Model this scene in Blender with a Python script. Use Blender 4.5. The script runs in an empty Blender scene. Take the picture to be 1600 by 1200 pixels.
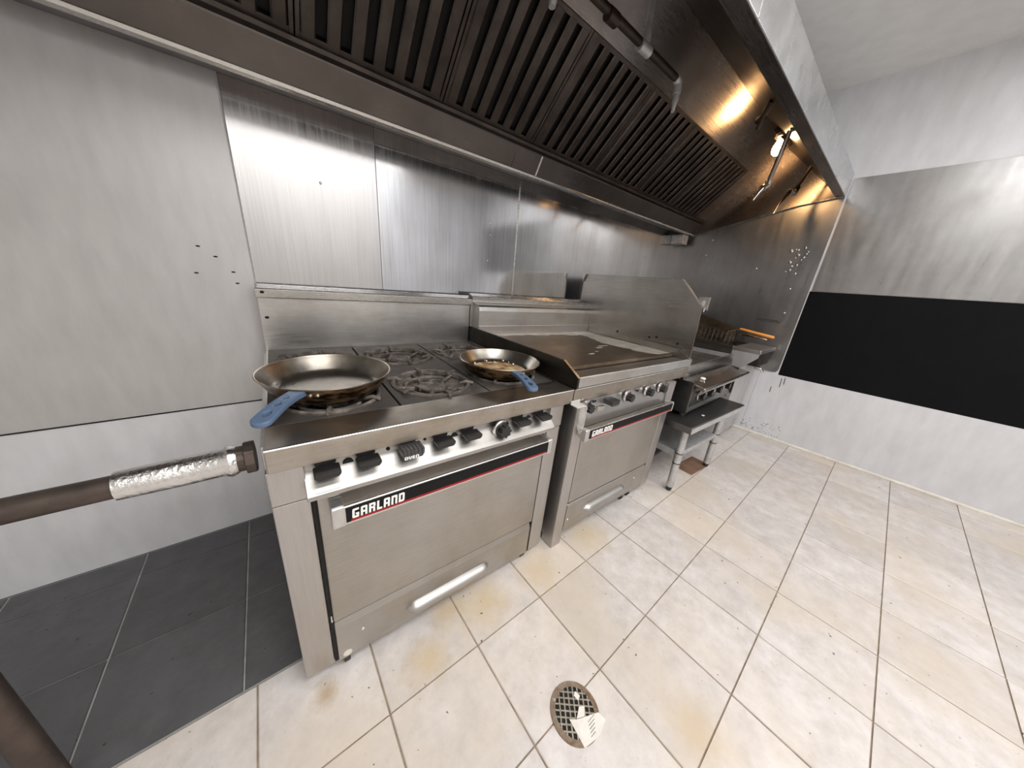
import bpy, bmesh, math, random
from mathutils import Matrix, Vector

random.seed(7)
S = bpy.context.scene
COL = S.collection
PI = math.pi

# ------------------------------------------------------------------ camera
CR = ((0.78399816, -0.61596044, 0.07706895), (-0.14429607, -0.30158125, -0.94245817), (0.60375950, 0.72776472, -0.32531982))
CAM_POS = (0.0580287, -0.722349, 1.162017)
FOCAL_PX = 469.785
cd = bpy.data.cameras.new('camera')
cd.sensor_fit = 'HORIZONTAL'; cd.sensor_width = 36.0
cd.lens = 36.0 * FOCAL_PX / 1600.0
cd.clip_start = 0.01; cd.clip_end = 60
cam = bpy.data.objects.new('camera', cd); COL.objects.link(cam)
cam.matrix_world = Matrix(((CR[0][0], -CR[1][0], -CR[2][0], CAM_POS[0]),
                           (CR[0][1], -CR[1][1], -CR[2][1], CAM_POS[1]),
                           (CR[0][2], -CR[1][2], -CR[2][2], CAM_POS[2]),
                           (0, 0, 0, 1)))
S.camera = cam

# ------------------------------------------------------------------ light
w = bpy.data.worlds.new('world'); S.world = w; w.use_nodes = True
w.node_tree.nodes['Background'].inputs[0].default_value = (0.9, 0.95, 1.0, 1)
w.node_tree.nodes['Background'].inputs[1].default_value = 0.05

def area(name, loc, sx, sy, power, col=(1, 0.985, 0.97), rot=(0, 0, 0)):
    l = bpy.data.lights.new(name, 'AREA'); l.shape = 'RECTANGLE'; l.size = sx; l.size_y = sy
    l.energy = power; l.color = col
    o = bpy.data.objects.new(name, l); COL.objects.link(o); o.location = loc; o.rotation_euler = rot
    return o
area('ceiling_troffer_near', (0.55, -1.10, 2.57), 1.2, 0.6, 22)
area('ceiling_troffer_far', (2.5, -1.45, 2.57), 1.2, 0.6, 16)
area('added_light_rear', (0.70, -2.15, 2.57), 2.4, 1.0, 44)  # unseen light, placed and widened to brighten the wall the steel mirrors

S.view_settings.view_transform = 'Standard'; S.view_settings.look = 'None'
S.view_settings.gamma = 1.0; S.view_settings.use_curve_mapping = False
S.view_settings.exposure = 0.2

# ------------------------------------------------------------------ materials
def nt(name):
    m = bpy.data.materials.new(name); m.use_nodes = True
    t = m.node_tree
    return m, t, t.nodes['Principled BSDF']

def node(t, kind, **kw):
    n = t.nodes.new(kind)
    for k, v in kw.items(): setattr(n, k, v)
    return n

def noise(t, scale, detail=4, stretch=(1, 1, 1), rough=0.55):
    g = node(t, 'ShaderNodeNewGeometry'); mp = node(t, 'ShaderNodeMapping')
    mp.inputs['Scale'].default_value = stretch
    n = node(t, 'ShaderNodeTexNoise'); n.inputs['Scale'].default_value = scale
    n.inputs['Detail'].default_value = detail; n.inputs['Roughness'].default_value = rough
    t.links.new(g.outputs['Position'], mp.inputs['Vector']); t.links.new(mp.outputs['Vector'], n.inputs['Vector'])
    return n.outputs['Fac']

def ramp(t, fac, a, b, ca=(0, 0, 0, 1), cb=(1, 1, 1, 1)):
    r = node(t, 'ShaderNodeValToRGB'); e = r.color_ramp.elements
    e[0].position = a; e[1].position = b; e[0].color = ca; e[1].color = cb
    t.links.new(fac, r.inputs['Fac'])
    return r.outputs['Color']

def mix(t, fac, a, b, mode='MIX'):
    m = node(t, 'ShaderNodeMix', data_type='RGBA', blend_type=mode)
    for sock, v in ((m.inputs['Factor'], fac), (m.inputs[6], a), (m.inputs[7], b)):
        if hasattr(v, 'is_output'): t.links.new(v, sock)
        else: sock.default_value = v if not isinstance(v, tuple) else (v + (1,) if len(v) == 3 else v)
    return m.outputs[2]

def bump(t, bs, fac, strength, dist=0.002):
    b = node(t, 'ShaderNodeBump'); b.inputs['Strength'].default_value = strength; b.inputs['Distance'].default_value = dist
    t.links.new(fac, b.inputs['Height']); t.links.new(b.outputs['Normal'], bs.inputs['Normal'])

def plain(name, col, rough=0.5, metal=0.0, var=0.12, scale=12, bumpy=0.0, spec=0.5, coat=0.0):
    m, t, b = nt(name)
    d = tuple(c * (1 - var) for c in col); u = tuple(min(1, c * (1 + var)) for c in col)
    f = noise(t, scale)
    t.links.new(ramp(t, f, 0.3, 0.7, d + (1,), u + (1,)), b.inputs['Base Color'])
    b.inputs['Roughness'].default_value = rough; b.inputs['Metallic'].default_value = metal
    b.inputs['Specular IOR Level'].default_value = spec; b.inputs['Coat Weight'].default_value = coat
    if bumpy: bump(t, b, noise(t, scale * 6, 5), bumpy)
    return m

def steel(name, col, dirt, r0, r1, scale=5, streak=(40, 40, 2), dirt_lo=0.45, dirt_hi=0.75, dirt_amt=0.8,
          aniso=0.0, metal=1.0, brush=0.05, dirt_stretch=(1, 1, 1), tone=0.86, tang=None):
    m, t, b = nt(name)
    f1 = noise(t, scale, 6, dirt_stretch, 0.6)
    f2 = noise(t, 3.0, 4, streak)
    d = ramp(t, f1, dirt_lo, dirt_hi)
    fac = node(t, 'ShaderNodeMath', operation='MULTIPLY'); t.links.new(d, fac.inputs[0]); fac.inputs[1].default_value = dirt_amt
    base = mix(t, fac.outputs[0], col, dirt)
    tone = ramp(t, f2, 0.25, 0.75, (tone, tone, tone, 1), (1, 1, 1, 1))
    t.links.new(mix(t, 1.0, base, tone, 'MULTIPLY'), b.inputs['Base Color'])
    mr = node(t, 'ShaderNodeMapRange'); mr.inputs['From Min'].default_value = 0.3; mr.inputs['From Max'].default_value = 0.7
    mr.inputs['To Min'].default_value = r0; mr.inputs['To Max'].default_value = r1
    ad = node(t, 'ShaderNodeMath', operation='ADD'); t.links.new(f1, ad.inputs[0]); t.links.new(f2, ad.inputs[1])
    hv = node(t, 'ShaderNodeMath', operation='MULTIPLY'); t.links.new(ad.outputs[0], hv.inputs[0]); hv.inputs[1].default_value = 0.5
    t.links.new(hv.outputs[0], mr.inputs['Value']); t.links.new(mr.outputs[0], b.inputs['Roughness'])
    b.inputs['Metallic'].default_value = metal
    if aniso:
        b.inputs['Anisotropic'].default_value = aniso
        if tang:
            tv = node(t, 'ShaderNodeCombineXYZ')
            for k in range(3): tv.inputs[k].default_value = tang[k]
            t.links.new(tv.outputs[0], b.inputs['Tangent'])
        else:
            tg = node(t, 'ShaderNodeTangent', direction_type='RADIAL', axis='Z')
            t.links.new(tg.outputs['Tangent'], b.inputs['Tangent'])
    if brush: bump(t, b, f2, brush, 0.001)
    return m

M = {}
M['wall_steel'] = steel('wall_steel', (0.68, 0.685, 0.70), (0.43, 0.415, 0.405), 0.07, 0.15, 2.2, (60, 60, 1.2), 0.42, 0.8, 0.75, brush=0.05, dirt_stretch=(2.2, 2.2, 0.5), tone=0.78)
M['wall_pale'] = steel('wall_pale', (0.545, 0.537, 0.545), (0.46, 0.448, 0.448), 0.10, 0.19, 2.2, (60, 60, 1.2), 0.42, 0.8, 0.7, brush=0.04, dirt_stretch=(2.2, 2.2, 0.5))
M['side_steel'] = steel('side_steel', (0.46, 0.455, 0.455), (0.31, 0.295, 0.285), 0.24, 0.40, 2.6, (8, 8, 1.2), 0.40, 0.75, 0.8, brush=0.0)
M['range_steel'] = steel('range_steel', (0.49, 0.468, 0.44), (0.36, 0.325, 0.275), 0.34, 0.52, 4.0, (4, 60, 60), 0.42, 0.78, 0.75, dirt_stretch=(1, 1, 0.6))
M['post_steel'] = steel('post_steel', (0.55, 0.53, 0.515), (0.44, 0.41, 0.39), 0.32, 0.48, 3.0, (60, 60, 2), 0.5, 0.85, 0.6)
M['rail_steel'] = steel('rail_steel', (0.475, 0.435, 0.385), (0.29, 0.225, 0.155), 0.30, 0.5, 9.0, (4, 60, 60), 0.40, 0.8, 0.75)
M['guard_steel'] = steel('guard_steel', (0.66, 0.65, 0.63), (0.40, 0.35, 0.30), 0.26, 0.42, 4.5, (3, 60, 60), 0.48, 0.85, 0.75)
M['panel_steel'] = steel('panel_steel', (0.50, 0.485, 0.465), (0.36, 0.33, 0.30), 0.34, 0.5, 8, (3, 80, 80), 0.45, 0.8, 0.6)
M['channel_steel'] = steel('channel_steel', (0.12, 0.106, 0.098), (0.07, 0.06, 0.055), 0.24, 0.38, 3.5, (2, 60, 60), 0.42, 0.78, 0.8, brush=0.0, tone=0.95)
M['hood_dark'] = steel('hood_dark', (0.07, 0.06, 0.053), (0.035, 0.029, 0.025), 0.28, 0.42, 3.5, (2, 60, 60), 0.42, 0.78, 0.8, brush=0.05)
M['bright_steel'] = steel('bright_steel', (0.66, 0.645, 0.625), (0.5, 0.475, 0.45), 0.2, 0.34, 5, (3, 80, 80), 0.5, 0.8, 0.5, brush=0.0, tone=0.97)
M['splash_steel'] = steel('splash_steel', (0.50, 0.485, 0.465), (0.30, 0.26, 0.21), 0.16, 0.30, 3.4, (40, 3, 40), 0.42, 0.8, 0.8, brush=0.02)
M['mid_steel'] = steel('mid_steel', (0.27, 0.265, 0.26), (0.16, 0.145, 0.13), 0.24, 0.4, 5, (20, 3, 20), 0.42, 0.75, 0.8, brush=0.02)
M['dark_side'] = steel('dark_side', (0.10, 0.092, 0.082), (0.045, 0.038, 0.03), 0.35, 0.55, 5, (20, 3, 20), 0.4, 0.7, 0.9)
M['hood_steel'] = steel('hood_steel', (0.32, 0.288, 0.268), (0.19, 0.162, 0.145), 0.22, 0.36, 3.5, (2, 60, 60), 0.42, 0.78, 0.8, 0.85, brush=0.0, tang=(0, -0.695, 0.72), tone=0.95)
M['hood_outer'] = steel('hood_outer', (0.66, 0.67, 0.69), (0.5, 0.5, 0.51), 0.2, 0.35, 4, (3, 3, 3), 0.5, 0.8, 0.5, brush=0.0, tone=0.96)
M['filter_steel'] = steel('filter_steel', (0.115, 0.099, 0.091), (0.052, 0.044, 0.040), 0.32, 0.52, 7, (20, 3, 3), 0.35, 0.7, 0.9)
M['filter_back'] = plain('filter_back', (0.006, 0.005, 0.004), 0.8)
M['void'] = plain('void', (0.008, 0.007, 0.006), 0.85)
M['iron'] = steel('iron', (0.085, 0.075, 0.068), (0.19, 0.165, 0.145), 0.5, 0.75, 9, (8, 8, 8), 0.46, 0.72, 0.9, metal=0.35, brush=0.25)
M['crust'] = steel('crust', (0.095, 0.08, 0.068), (0.30, 0.265, 0.235), 0.55, 0.85, 28, (20, 20, 20), 0.45, 0.70, 0.9, metal=0.1, brush=0.6)
M['griddle'] = steel('griddle', (0.16, 0.115, 0.075), (0.36, 0.29, 0.21), 0.28, 0.5, 4.5, (6, 20, 6), 0.45, 0.75, 0.8, metal=0.8, brush=0.06, dirt_stretch=(1, 1.6, 1))
M['griddle_scale'] = steel('griddle_scale', (0.56, 0.51, 0.44), (0.78, 0.75, 0.70), 0.4, 0.6, 12, (8, 8, 8), 0.4, 0.7, 0.9, metal=0.5, brush=0.2)
M['black_plastic'] = plain('black_plastic', (0.014, 0.013, 0.013), 0.38, scale=40)
M['dial_grey'] = plain('dial_grey', (0.045, 0.045, 0.045), 0.4, scale=40)
M['band_black'] = plain('band_black', (0.006, 0.0065, 0.007), 0.6, scale=10, spec=0.2)
M['band_red'] = plain('band_red', (0.30, 0.018, 0.022), 0.6, scale=20, spec=0.2)
M['letter_white'] = plain('letter_white', (0.88, 0.87, 0.85), 0.45, var=0.03)
M['aluminium'] = steel('aluminium', (0.66, 0.65, 0.635), (0.45, 0.435, 0.42), 0.36, 0.52, 14, (30, 30, 30), 0.5, 0.75, 0.6, metal=0.9)
M['chrome'] = plain('chrome', (0.72, 0.71, 0.70), 0.14, 1.0, 0.06)
M['foil'] = plain('foil', (0.82, 0.81, 0.80), 0.18, 1.0, 0.1, 20, 1.0)
M['pipe_iron'] = plain('pipe_iron', (0.085, 0.065, 0.055), 0.5, 0.6, 0.35, 18, 0.3)
M['pipe_dark'] = plain('pipe_dark', (0.05, 0.036, 0.028), 0.42, 0.6, 0.3, 20)
M['pipe_steel'] = plain('pipe_steel', (0.34, 0.29, 0.25), 0.25, 1.0, 0.25, 20)
M['wall_white'] = steel('wall_white', (0.74, 0.745, 0.77), (0.62, 0.61, 0.62), 0.35, 0.5, 3, (6, 6, 2), 0.45, 0.9, 0.5, metal=0.0, brush=0.02)
M['wall_left_grey'] = steel('wall_left_grey', (0.60, 0.59, 0.59), (0.5, 0.49, 0.48), 0.36, 0.46, 3, (8, 8, 2), 0.45, 0.9, 0.5, metal=0.55, brush=0.01)
M['ceiling'] = plain('ceiling_white', (0.78, 0.78, 0.76), 0.8, var=0.04)
M['room_white'] = plain('room_white', (0.80, 0.79, 0.77), 0.6, var=0.03)
M['room_grey'] = plain('room_grey', (0.70, 0.71, 0.74), 0.5, var=0.15, scale=2)
M['fridge_grey'] = plain('fridge_grey', (0.20, 0.20, 0.205), 0.4, 0.5, var=0.06)
M['black_panel'] = plain('black_panel', (0.006, 0.006, 0.007), 0.7, spec=0.1)
M['grout'] = plain('grout', (0.30, 0.235, 0.175), 0.9, var=0.3, scale=25)
M['grout_grey'] = plain('grout_grey', (0.34, 0.33, 0.32), 0.9, var=0.2, scale=25)
M['blue_silicone'] = plain('blue_silicone', (0.095, 0.148, 0.245), 0.42, var=0.06, scale=18)
M['orange_vinyl'] = plain('orange_vinyl', (0.85, 0.33, 0.05), 0.4, var=0.06)
M['paper'] = plain('paper', (0.78, 0.74, 0.68), 0.8, var=0.06, scale=60)
M['white_plastic'] = plain('white_plastic', (0.85, 0.80, 0.78), 0.45, var=0.04)
M['brown_board'] = plain('brown_board', (0.20, 0.115, 0.075), 0.6, var=0.3, scale=14)
M['galv'] = steel('galv', (0.60, 0.60, 0.60), (0.42, 0.41, 0.41), 0.32, 0.5, 22, (12, 12, 12), 0.42, 0.7, 0.8, metal=0.5)
M['stand_top'] = steel('stand_top', (0.20, 0.195, 0.195), (0.30, 0.29, 0.28), 0.32, 0.5, 5, (4, 30, 30), 0.45, 0.8, 0.7)
M['grime_steel'] = steel('grime_steel', (0.26, 0.20, 0.13), (0.11, 0.075, 0.05), 0.32, 0.5, 6, (10, 10, 10), 0.4, 0.7, 0.9)
M['rust_rim'] = steel('rust_rim', (0.42, 0.35, 0.27), (0.20, 0.12, 0.07), 0.4, 0.6, 30, (20, 20, 20), 0.4, 0.65, 0.9, metal=0.7)
M['nickel'] = steel('nickel', (0.72, 0.66, 0.57), (0.48, 0.38, 0.27), 0.3, 0.5, 26, (20, 20, 20), 0.42, 0.7, 0.8)
M['base_strip'] = plain('base_strip', (0.72, 0.69, 0.62), 0.6, var=0.12, scale=20)
M['rubber'] = plain('rubber', (0.03, 0.028, 0.026), 0.6, var=0.2, scale=40)

m, t, b = nt('clear_plastic')
b.inputs['Base Color'].default_value = (0.93, 0.92, 0.9, 1); b.inputs['Transmission Weight'].default_value = 0.85
b.inputs['Roughness'].default_value = 0.12; b.inputs['IOR'].default_value = 1.2
M['clear_plastic'] = m
m, t, b = nt('frosted_plastic')
b.inputs['Base Color'].default_value = (0.85, 0.83, 0.8, 1); b.inputs['Transmission Weight'].default_value = 0.5; b.inputs['Roughness'].default_value = 0.3; b.inputs['IOR'].default_value = 1.25
M['frosted_plastic'] = m
m, t, b = nt('bulb_glow')
b.inputs['Base Color'].default_value = (1, 0.85, 0.6, 1); b.inputs['Emission Color'].default_value = (1, 0.58, 0.25, 1)
b.inputs['Emission Strength'].default_value = 115
M['bulb_glow'] = m

# pan: heat-browned steel outside, greasy grey inside
def pan_mat(name, inner, outer, outer2, food=False):
    m, t, b = nt(name)
    tc = node(t, 'ShaderNodeTexCoord'); mp = node(t, 'ShaderNodeMapping'); mp.inputs['Scale'].default_value = (1, 1, 3)
    n = node(t, 'ShaderNodeTexNoise'); n.inputs['Scale'].default_value = 26; n.inputs['Detail'].default_value = 6
    t.links.new(tc.outputs['Object'], mp.inputs['Vector']); t.links.new(mp.outputs['Vector'], n.inputs['Vector'])
    base = ramp(t, n.outputs['Fac'], 0.40, 0.66, outer + (1,), outer2 + (1,))
    t.links.new(base, b.inputs['Base Color'])
    b.inputs['Metallic'].default_value = 0.85; b.inputs['Roughness'].default_value = 0.36
    if food: b.inputs['Metallic'].default_value = 0.2; b.inputs['Roughness'].default_value = 0.6
    bump(t, b, n.outputs['Fac'], 0.15 if not food else 0.8)
    return m
M['pan_out'] = pan_mat('pan_out', None, (0.030, 0.016, 0.010), (0.46, 0.30, 0.16))
M['pan_in'] = steel('pan_in', (0.42, 0.39, 0.345), (0.25, 0.215, 0.17), 0.24, 0.4, 10, (10, 10, 10), 0.42, 0.72, 0.8, brush=0.02)
M['pan_food'] = pan_mat('pan_food', None, (0.23, 0.10, 0.035), (0.66, 0.50, 0.28), True)
M['pan_rim'] = plain('pan_rim', (0.46, 0.405, 0.34), 0.32, 1.0, 0.2, 30)

def tile_mat(name, ca, cb, stain, speck, rough, stain_amt, spots=()):
    m, t, b = nt(name)
    oi = node(t, 'ShaderNodeObjectInfo')
    f1 = noise(t, 13, 8, (1, 1, 1), 0.68); f2 = noise(t, 1.6, 4); f3 = noise(t, 42, 3); f4 = noise(t, 24, 6, (1, 1, 1), 0.7)
    c = ramp(t, f1, 0.32, 0.68, ca + (1,), cb + (1,))
    st = ramp(t, f2, 0.47, 0.66)
    g = node(t, 'ShaderNodeMath', operation='MULTIPLY'); t.links.new(st, g.inputs[0]); g.inputs[1].default_value = stain_amt
    c = mix(t, g.outputs[0], c, stain)
    v = node(t, 'ShaderNodeMapRange'); v.inputs['To Min'].default_value = 0.90; v.inputs['To Max'].default_value = 1.04
    t.links.new(oi.outputs['Random'], v.inputs['Value'])
    cm = node(t, 'ShaderNodeCombineColor')
    for k in range(3): t.links.new(v.outputs[0], cm.inputs[k])
    c = mix(t, 1.0, c, cm.outputs[0], 'MULTIPLY')
    c = mix(t, ramp(t, f4, 0.60, 0.74, (0, 0, 0, 1), (0.30, 0.30, 0.30, 1)), c, tuple(x * 0.55 for x in stain))
    for (sx, sy, sr, sc) in spots:
        gg = node(t, 'ShaderNodeNewGeometry'); vd = node(t, 'ShaderNodeVectorMath', operation='DISTANCE')
        t.links.new(gg.outputs['Position'], vd.inputs[0]); vd.inputs[1].default_value = (sx, sy, 0)
        dv = node(t, 'ShaderNodeMath', operation='DIVIDE'); t.links.new(vd.outputs['Value'], dv.inputs[0]); dv.inputs[1].default_value = sr
        nr = noise(t, 20, 7, (1, 1, 1), 0.7); nm = node(t, 'ShaderNodeMath', operation='MULTIPLY'); t.links.new(nr, nm.inputs[0]); nm.inputs[1].default_value = 1.9; nz = nm.outputs[0]; sb = node(t, 'ShaderNodeMath', operation='ADD'); t.links.new(dv.outputs[0], sb.inputs[0]); t.links.new(nz, sb.inputs[1])
        hf = node(t, 'ShaderNodeMath', operation='MULTIPLY'); t.links.new(sb.outputs[0], hf.inputs[0]); hf.inputs[1].default_value = 0.42
        c = mix(t, ramp(t, hf.outputs[0], 0.50, 0.95, (0.75, 0.75, 0.75, 1), (0, 0, 0, 1)), c, sc)
    sp = ramp(t, f3, 0.705, 0.725)
    c = mix(t, sp, c, speck)
    t.links.new(c, b.inputs['Base Color'])
    b.inputs['Roughness'].default_value = rough
    bump(t, b, f1, 0.06)
    return m
M['tile_cream'] = tile_mat('tile_cream', (0.55, 0.505, 0.475), (0.745, 0.705, 0.695), (0.63, 0.545, 0.45), (0.10, 0.08, 0.06), 0.42, 0.75,
    ((0.034, -0.030, 0.035, (0.40, 0.28, 0.15)), (0.30, -0.12, 0.07, (0.58, 0.45, 0.28)), (0.55, -0.08, 0.10, (0.60, 0.47, 0.30)), (0.80, -0.09, 0.09, (0.60, 0.48, 0.32)), (1.15, -0.10, 0.10, (0.60, 0.49, 0.34)), (0.84, -0.72, 0.08, (0.58, 0.46, 0.32)), (0.42, -0.02, 0.06, (0.57, 0.44, 0.27))))
M['tile_dark'] = tile_mat('tile_dark', (0.075, 0.074, 0.076), (0.115, 0.115, 0.12), (0.095, 0.095, 0.10), (0.02, 0.02, 0.02), 0.38, 0.4)

# ------------------------------------------------------------------ mesh helpers
class MB:
    def __init__(s): s.v = []; s.f = []
    def box(s, x0, x1, y0, y1, z0, z1):
        i = len(s.v)
        s.v += [(x0, y0, z0), (x1, y0, z0), (x1, y1, z0), (x0, y1, z0), (x0, y0, z1), (x1, y0, z1), (x1, y1, z1), (x0, y1, z1)]
        s.f += [(i, i+3, i+2, i+1), (i+4, i+5, i+6, i+7), (i, i+1, i+5, i+4), (i+1, i+2, i+6, i+5), (i+2, i+3, i+7, i+6), (i+3, i, i+4, i+7)]
        return s
    def prism(s, pts, a0, a1, axis='x'):
        """polygon pts extruded along axis; pts in the remaining two axes in order (y,z)/(x,z)/(x,y)"""
        n = len(pts); i = len(s.v)
        area2 = sum(pts[k][0] * pts[(k+1) % n][1] - pts[(k+1) % n][0] * pts[k][1] for k in range(n))
        if (area2 < 0) != (axis == 'y'): pts = pts[::-1]
        def mk(p, a): return (a, p[0], p[1]) if axis == 'x' else ((p[0], a, p[1]) if axis == 'y' else (p[0], p[1], a))
        s.v += [mk(p, a0) for p in pts] + [mk(p, a1) for p in pts]
        s.f.append(tuple(range(i + n - 1, i - 1, -1))); s.f.append(tuple(range(i + n, i + 2 * n)))
        for k in range(n):
            j = (k + 1) % n
            s.f.append((i + k, i + j, i + n + j, i + n + k))
        return s
    def tube(s, path, r, seg=12, cap=True, rs=None):
        P = [Vector(p) for p in path]; n = len(P); i0 = len(s.v)
        up = None
        for k in range(n):
            d = (P[min(k+1, n-1)] - P[max(k-1, 0)]).normalized()
            if up is None: up = Vector((0, 0, 1)) if abs(d.z) < 0.9 else Vector((1, 0, 0))
            a = d.cross(up).normalized(); up = a.cross(d).normalized()
            rr = rs[k] if rs else r
            for q in range(seg):
                th = 2 * PI * q / seg
                s.v.append(tuple(P[k] + a * (rr * math.cos(th)) + up * (rr * math.sin(th))))
        for k in range(n - 1):
            for q in range(seg):
                q2 = (q + 1) % seg
                s.f.append((i0 + k*seg + q, i0 + k*seg + q2, i0 + (k+1)*seg + q2, i0 + (k+1)*seg + q))
        if cap:
            s.f.append(tuple(i0 + q for q in range(seg - 1, -1, -1)))
            s.f.append(tuple(i0 + (n-1)*seg + q for q in range(seg)))
        return s
    def lathe(s, prof, c=(0, 0, 0), seg=48, axis='z', close=False, cap=True):
        i0 = len(s.v); n = len(prof)
        for r, h in prof:
            for q in range(seg):
                th = 2 * PI * q / seg; a, b2 = r * math.cos(th), r * math.sin(th)
                if axis == 'z': p = (a, b2, h)
                elif axis == 'y': p = (a, h, b2)
                else: p = (h, a, b2)
                s.v.append((p[0] + c[0], p[1] + c[1], p[2] + c[2]))
        for k in range(n if close else n - 1):
            k2 = (k + 1) % n
            for q in range(seg):
                q2 = (q + 1) % seg
                fc = (i0 + k*seg + q, i0 + k*seg + q2, i0 + k2*seg + q2, i0 + k2*seg + q)
                s.f.append(fc)
        if not close and cap:
            if prof[0][0] > 1e-5: s.f.append(tuple(i0 + q for q in range(seg)))
            if prof[-1][0] > 1e-5: s.f.append(tuple(i0 + (n-1)*seg + q for q in range(seg)))
        return s
    def sphere(s, c, r, seg=12, rings=8, sc=(1, 1, 1)):
        prof = [(max(1e-6, r * math.sin(PI * k / rings)), r * math.cos(PI * k / rings)) for k in range(rings + 1)]
        i = len(s.v); s.lathe(prof, (0, 0, 0), seg)
        s.v[i:] = [(v[0]*sc[0]+c[0], v[1]*sc[1]+c[1], v[2]*sc[2]+c[2]) for v in s.v[i:]]
        return s
    def mesh(s, name, smooth=False, off=(0, 0, 0)):
        me = bpy.data.meshes.new(name)
        me.from_pydata([(a[0]-off[0], a[1]-off[1], a[2]-off[2]) for a in s.v], [], s.f)
        bm = bmesh.new(); bm.from_mesh(me)
        bmesh.ops.remove_doubles(bm, verts=bm.verts, dist=1e-6)
        bmesh.ops.recalc_face_normals(bm, faces=bm.faces)
        bm.to_mesh(me); bm.free()
        if smooth:
            me.polygons.foreach_set('use_smooth', [True] * len(me.polygons))
            if hasattr(me, 'set_sharp_from_angle'): me.set_sharp_from_angle(angle=math.radians(38))
        return me
    def build(s, name, mat, parent=None, bevel=0.0, smooth=False, off=(0, 0, 0), loc=None):
        me = s.mesh(name, smooth, off)
        me.materials.append(M[mat] if isinstance(mat, str) else mat)
        return link(name, me, parent, bevel, loc)

def link(name, me, parent=None, bevel=0.0, loc=None):
    o = bpy.data.objects.new(name, me); COL.objects.link(o); o.parent = parent
    if loc: o.location = loc
    if bevel:
        md = o.modifiers.new('bevel', 'BEVEL'); md.width = bevel; md.segments = 2; md.limit_method = 'ANGLE'
        md.angle_limit = math.radians(35); md.harden_normals = False
    return o

def bx(name, mat, parent, *e, bevel=0.0015, off=(0, 0, 0)):
    return MB().box(*e).build(name, mat, parent, bevel, off=off)

def tag(o, label, cat, group=None):
    o['label'] = label; o['category'] = cat
    if group: o['group'] = group
    return o

def empty(name, loc=(0, 0, 0), rot=None, label=None, cat=None, group=None):
    o = bpy.data.objects.new(name, None); COL.objects.link(o); o.empty_display_size = 0.1
    mw = Matrix.Translation(loc)
    if rot is not None: mw = mw @ rot.to_4x4()
    o.matrix_world = mw
    if label: tag(o, label, cat, group)
    return o

def struct(o):
    o['kind'] = 'structure'; return o

# ------------------------------------------------------------------ setting
WY, WX = 0.88, 3.43            # back wall, right wall
XL, YF, ZC = -1.75, -2.75, 2.60
HX0 = -0.80                    # hood left end

floor = struct(MB().box(XL, WX + 0.3, YF, WY, -0.06, -0.004).build('floor', 'grout'))
bx('grout_bed', 'grout_grey', floor, XL, WX, 0.104, WY, -0.0045, -0.0032, bevel=0)
def tile_mesh(name, sx, sy, mat):
    mb = MB(); c = 0.0022
    mb.prism([(-sx/2, -0.02), (sx/2, -0.02), (sx/2, -c), (sx/2 - c, 0), (-sx/2 + c, 0), (-sx/2, -c)], -sy/2, sy/2, 'y')
    me = mb.mesh(name); me.materials.append(M[mat]); return me
TX, OX, OY = 0.2850, 0.4500, -0.1831
tm = tile_mesh('tile', TX - 0.0042, TX - 0.0042, 'tile_cream')
for i in range(-8, 12):
    for j in range(-8, 1):
        x = OX + (i + 0.5) * TX; y = OY + (j + 0.5) * TX
        if x - TX/2 < XL - 0.15 or x - TX/2 > WX - 0.02 or y - TX/2 < YF - 0.1: continue
        o = link('tile', tm, floor, 0, (x, y, random.uniform(-0.0012, 0.0)))
        o.rotation_euler = (random.uniform(-0.002, 0.002), random.uniform(-0.002, 0.002), 0)
dtm = tile_mesh('tile', 0.3110, 0.3185, 'tile_dark'); dts = tile_mesh('tile', 0.3110, 0.118, 'tile_dark')
for i in range(-5, 12):
    x = -0.150 + (i + 0.5) * 0.315
    if x - 0.16 > WX: continue
    for yy, me in ((0.108 + 0.161, dtm), (0.108 + 0.484, dtm), (0.108 + 0.645 + 0.061, dts)):
        link('tile', me, floor, 0, (x, yy, random.uniform(-0.001, 0.0)))

wall_back = struct(MB().box(XL, WX + 0.1, WY, WY + 0.12, 0, ZC).build('wall_back', 'wall_white'))
# sheet-steel cladding panels: bottom edge about 0.6 m up
def panel(x0, x1, mat, z0=0.592, z1=2.2):
    return bx('cladding_panel', mat, wall_back, x0, x1, WY - 0.006, WY, z0, z1, bevel=0.001)
panel(XL, 0.036, 'wall_left_grey')
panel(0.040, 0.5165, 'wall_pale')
panel(0.5175, 1.318, 'wall_steel')
panel(1.326, WX, 'wall_steel')
bx('panel_gap_shade', 'void', wall_back, XL, 0.04, WY - 0.0035, WY, 0.5865, 0.5915, bevel=0)  # dark strip paints the shadow line below the left panel
bx('seam_strip', 'bright_steel', wall_back, 1.3175, 1.3265, WY - 0.009, WY, 0.592, 2.0, bevel=0.001)
for (px, pz) in ((1.13, 1.46), (1.24, 1.47), (1.13, 1.40), (1.62, 1.37), (1.95, 1.34), (1.99, 1.335), (0.30, 1.47), (0.62, 1.06), (1.12, 1.26), (2.3, 1.22), (2.05, 1.12)):
    MB().sphere((px, WY - 0.006, pz), 0.005, 8, 5, (1, 0.5, 1)).build('rivet', 'chrome', wall_back, smooth=True)
for (px, pz) in ((-0.10, 1.19), (-0.06, 1.16), (-0.02, 1.11), (-0.12, 1.10), (-0.015, 1.07)):
    MB().sphere((px, WY - 0.006, pz), 0.004, 8, 5, (1.6, 0.5, 0.7)).build('screw_hole', 'void', wall_back, smooth=True)

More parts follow.
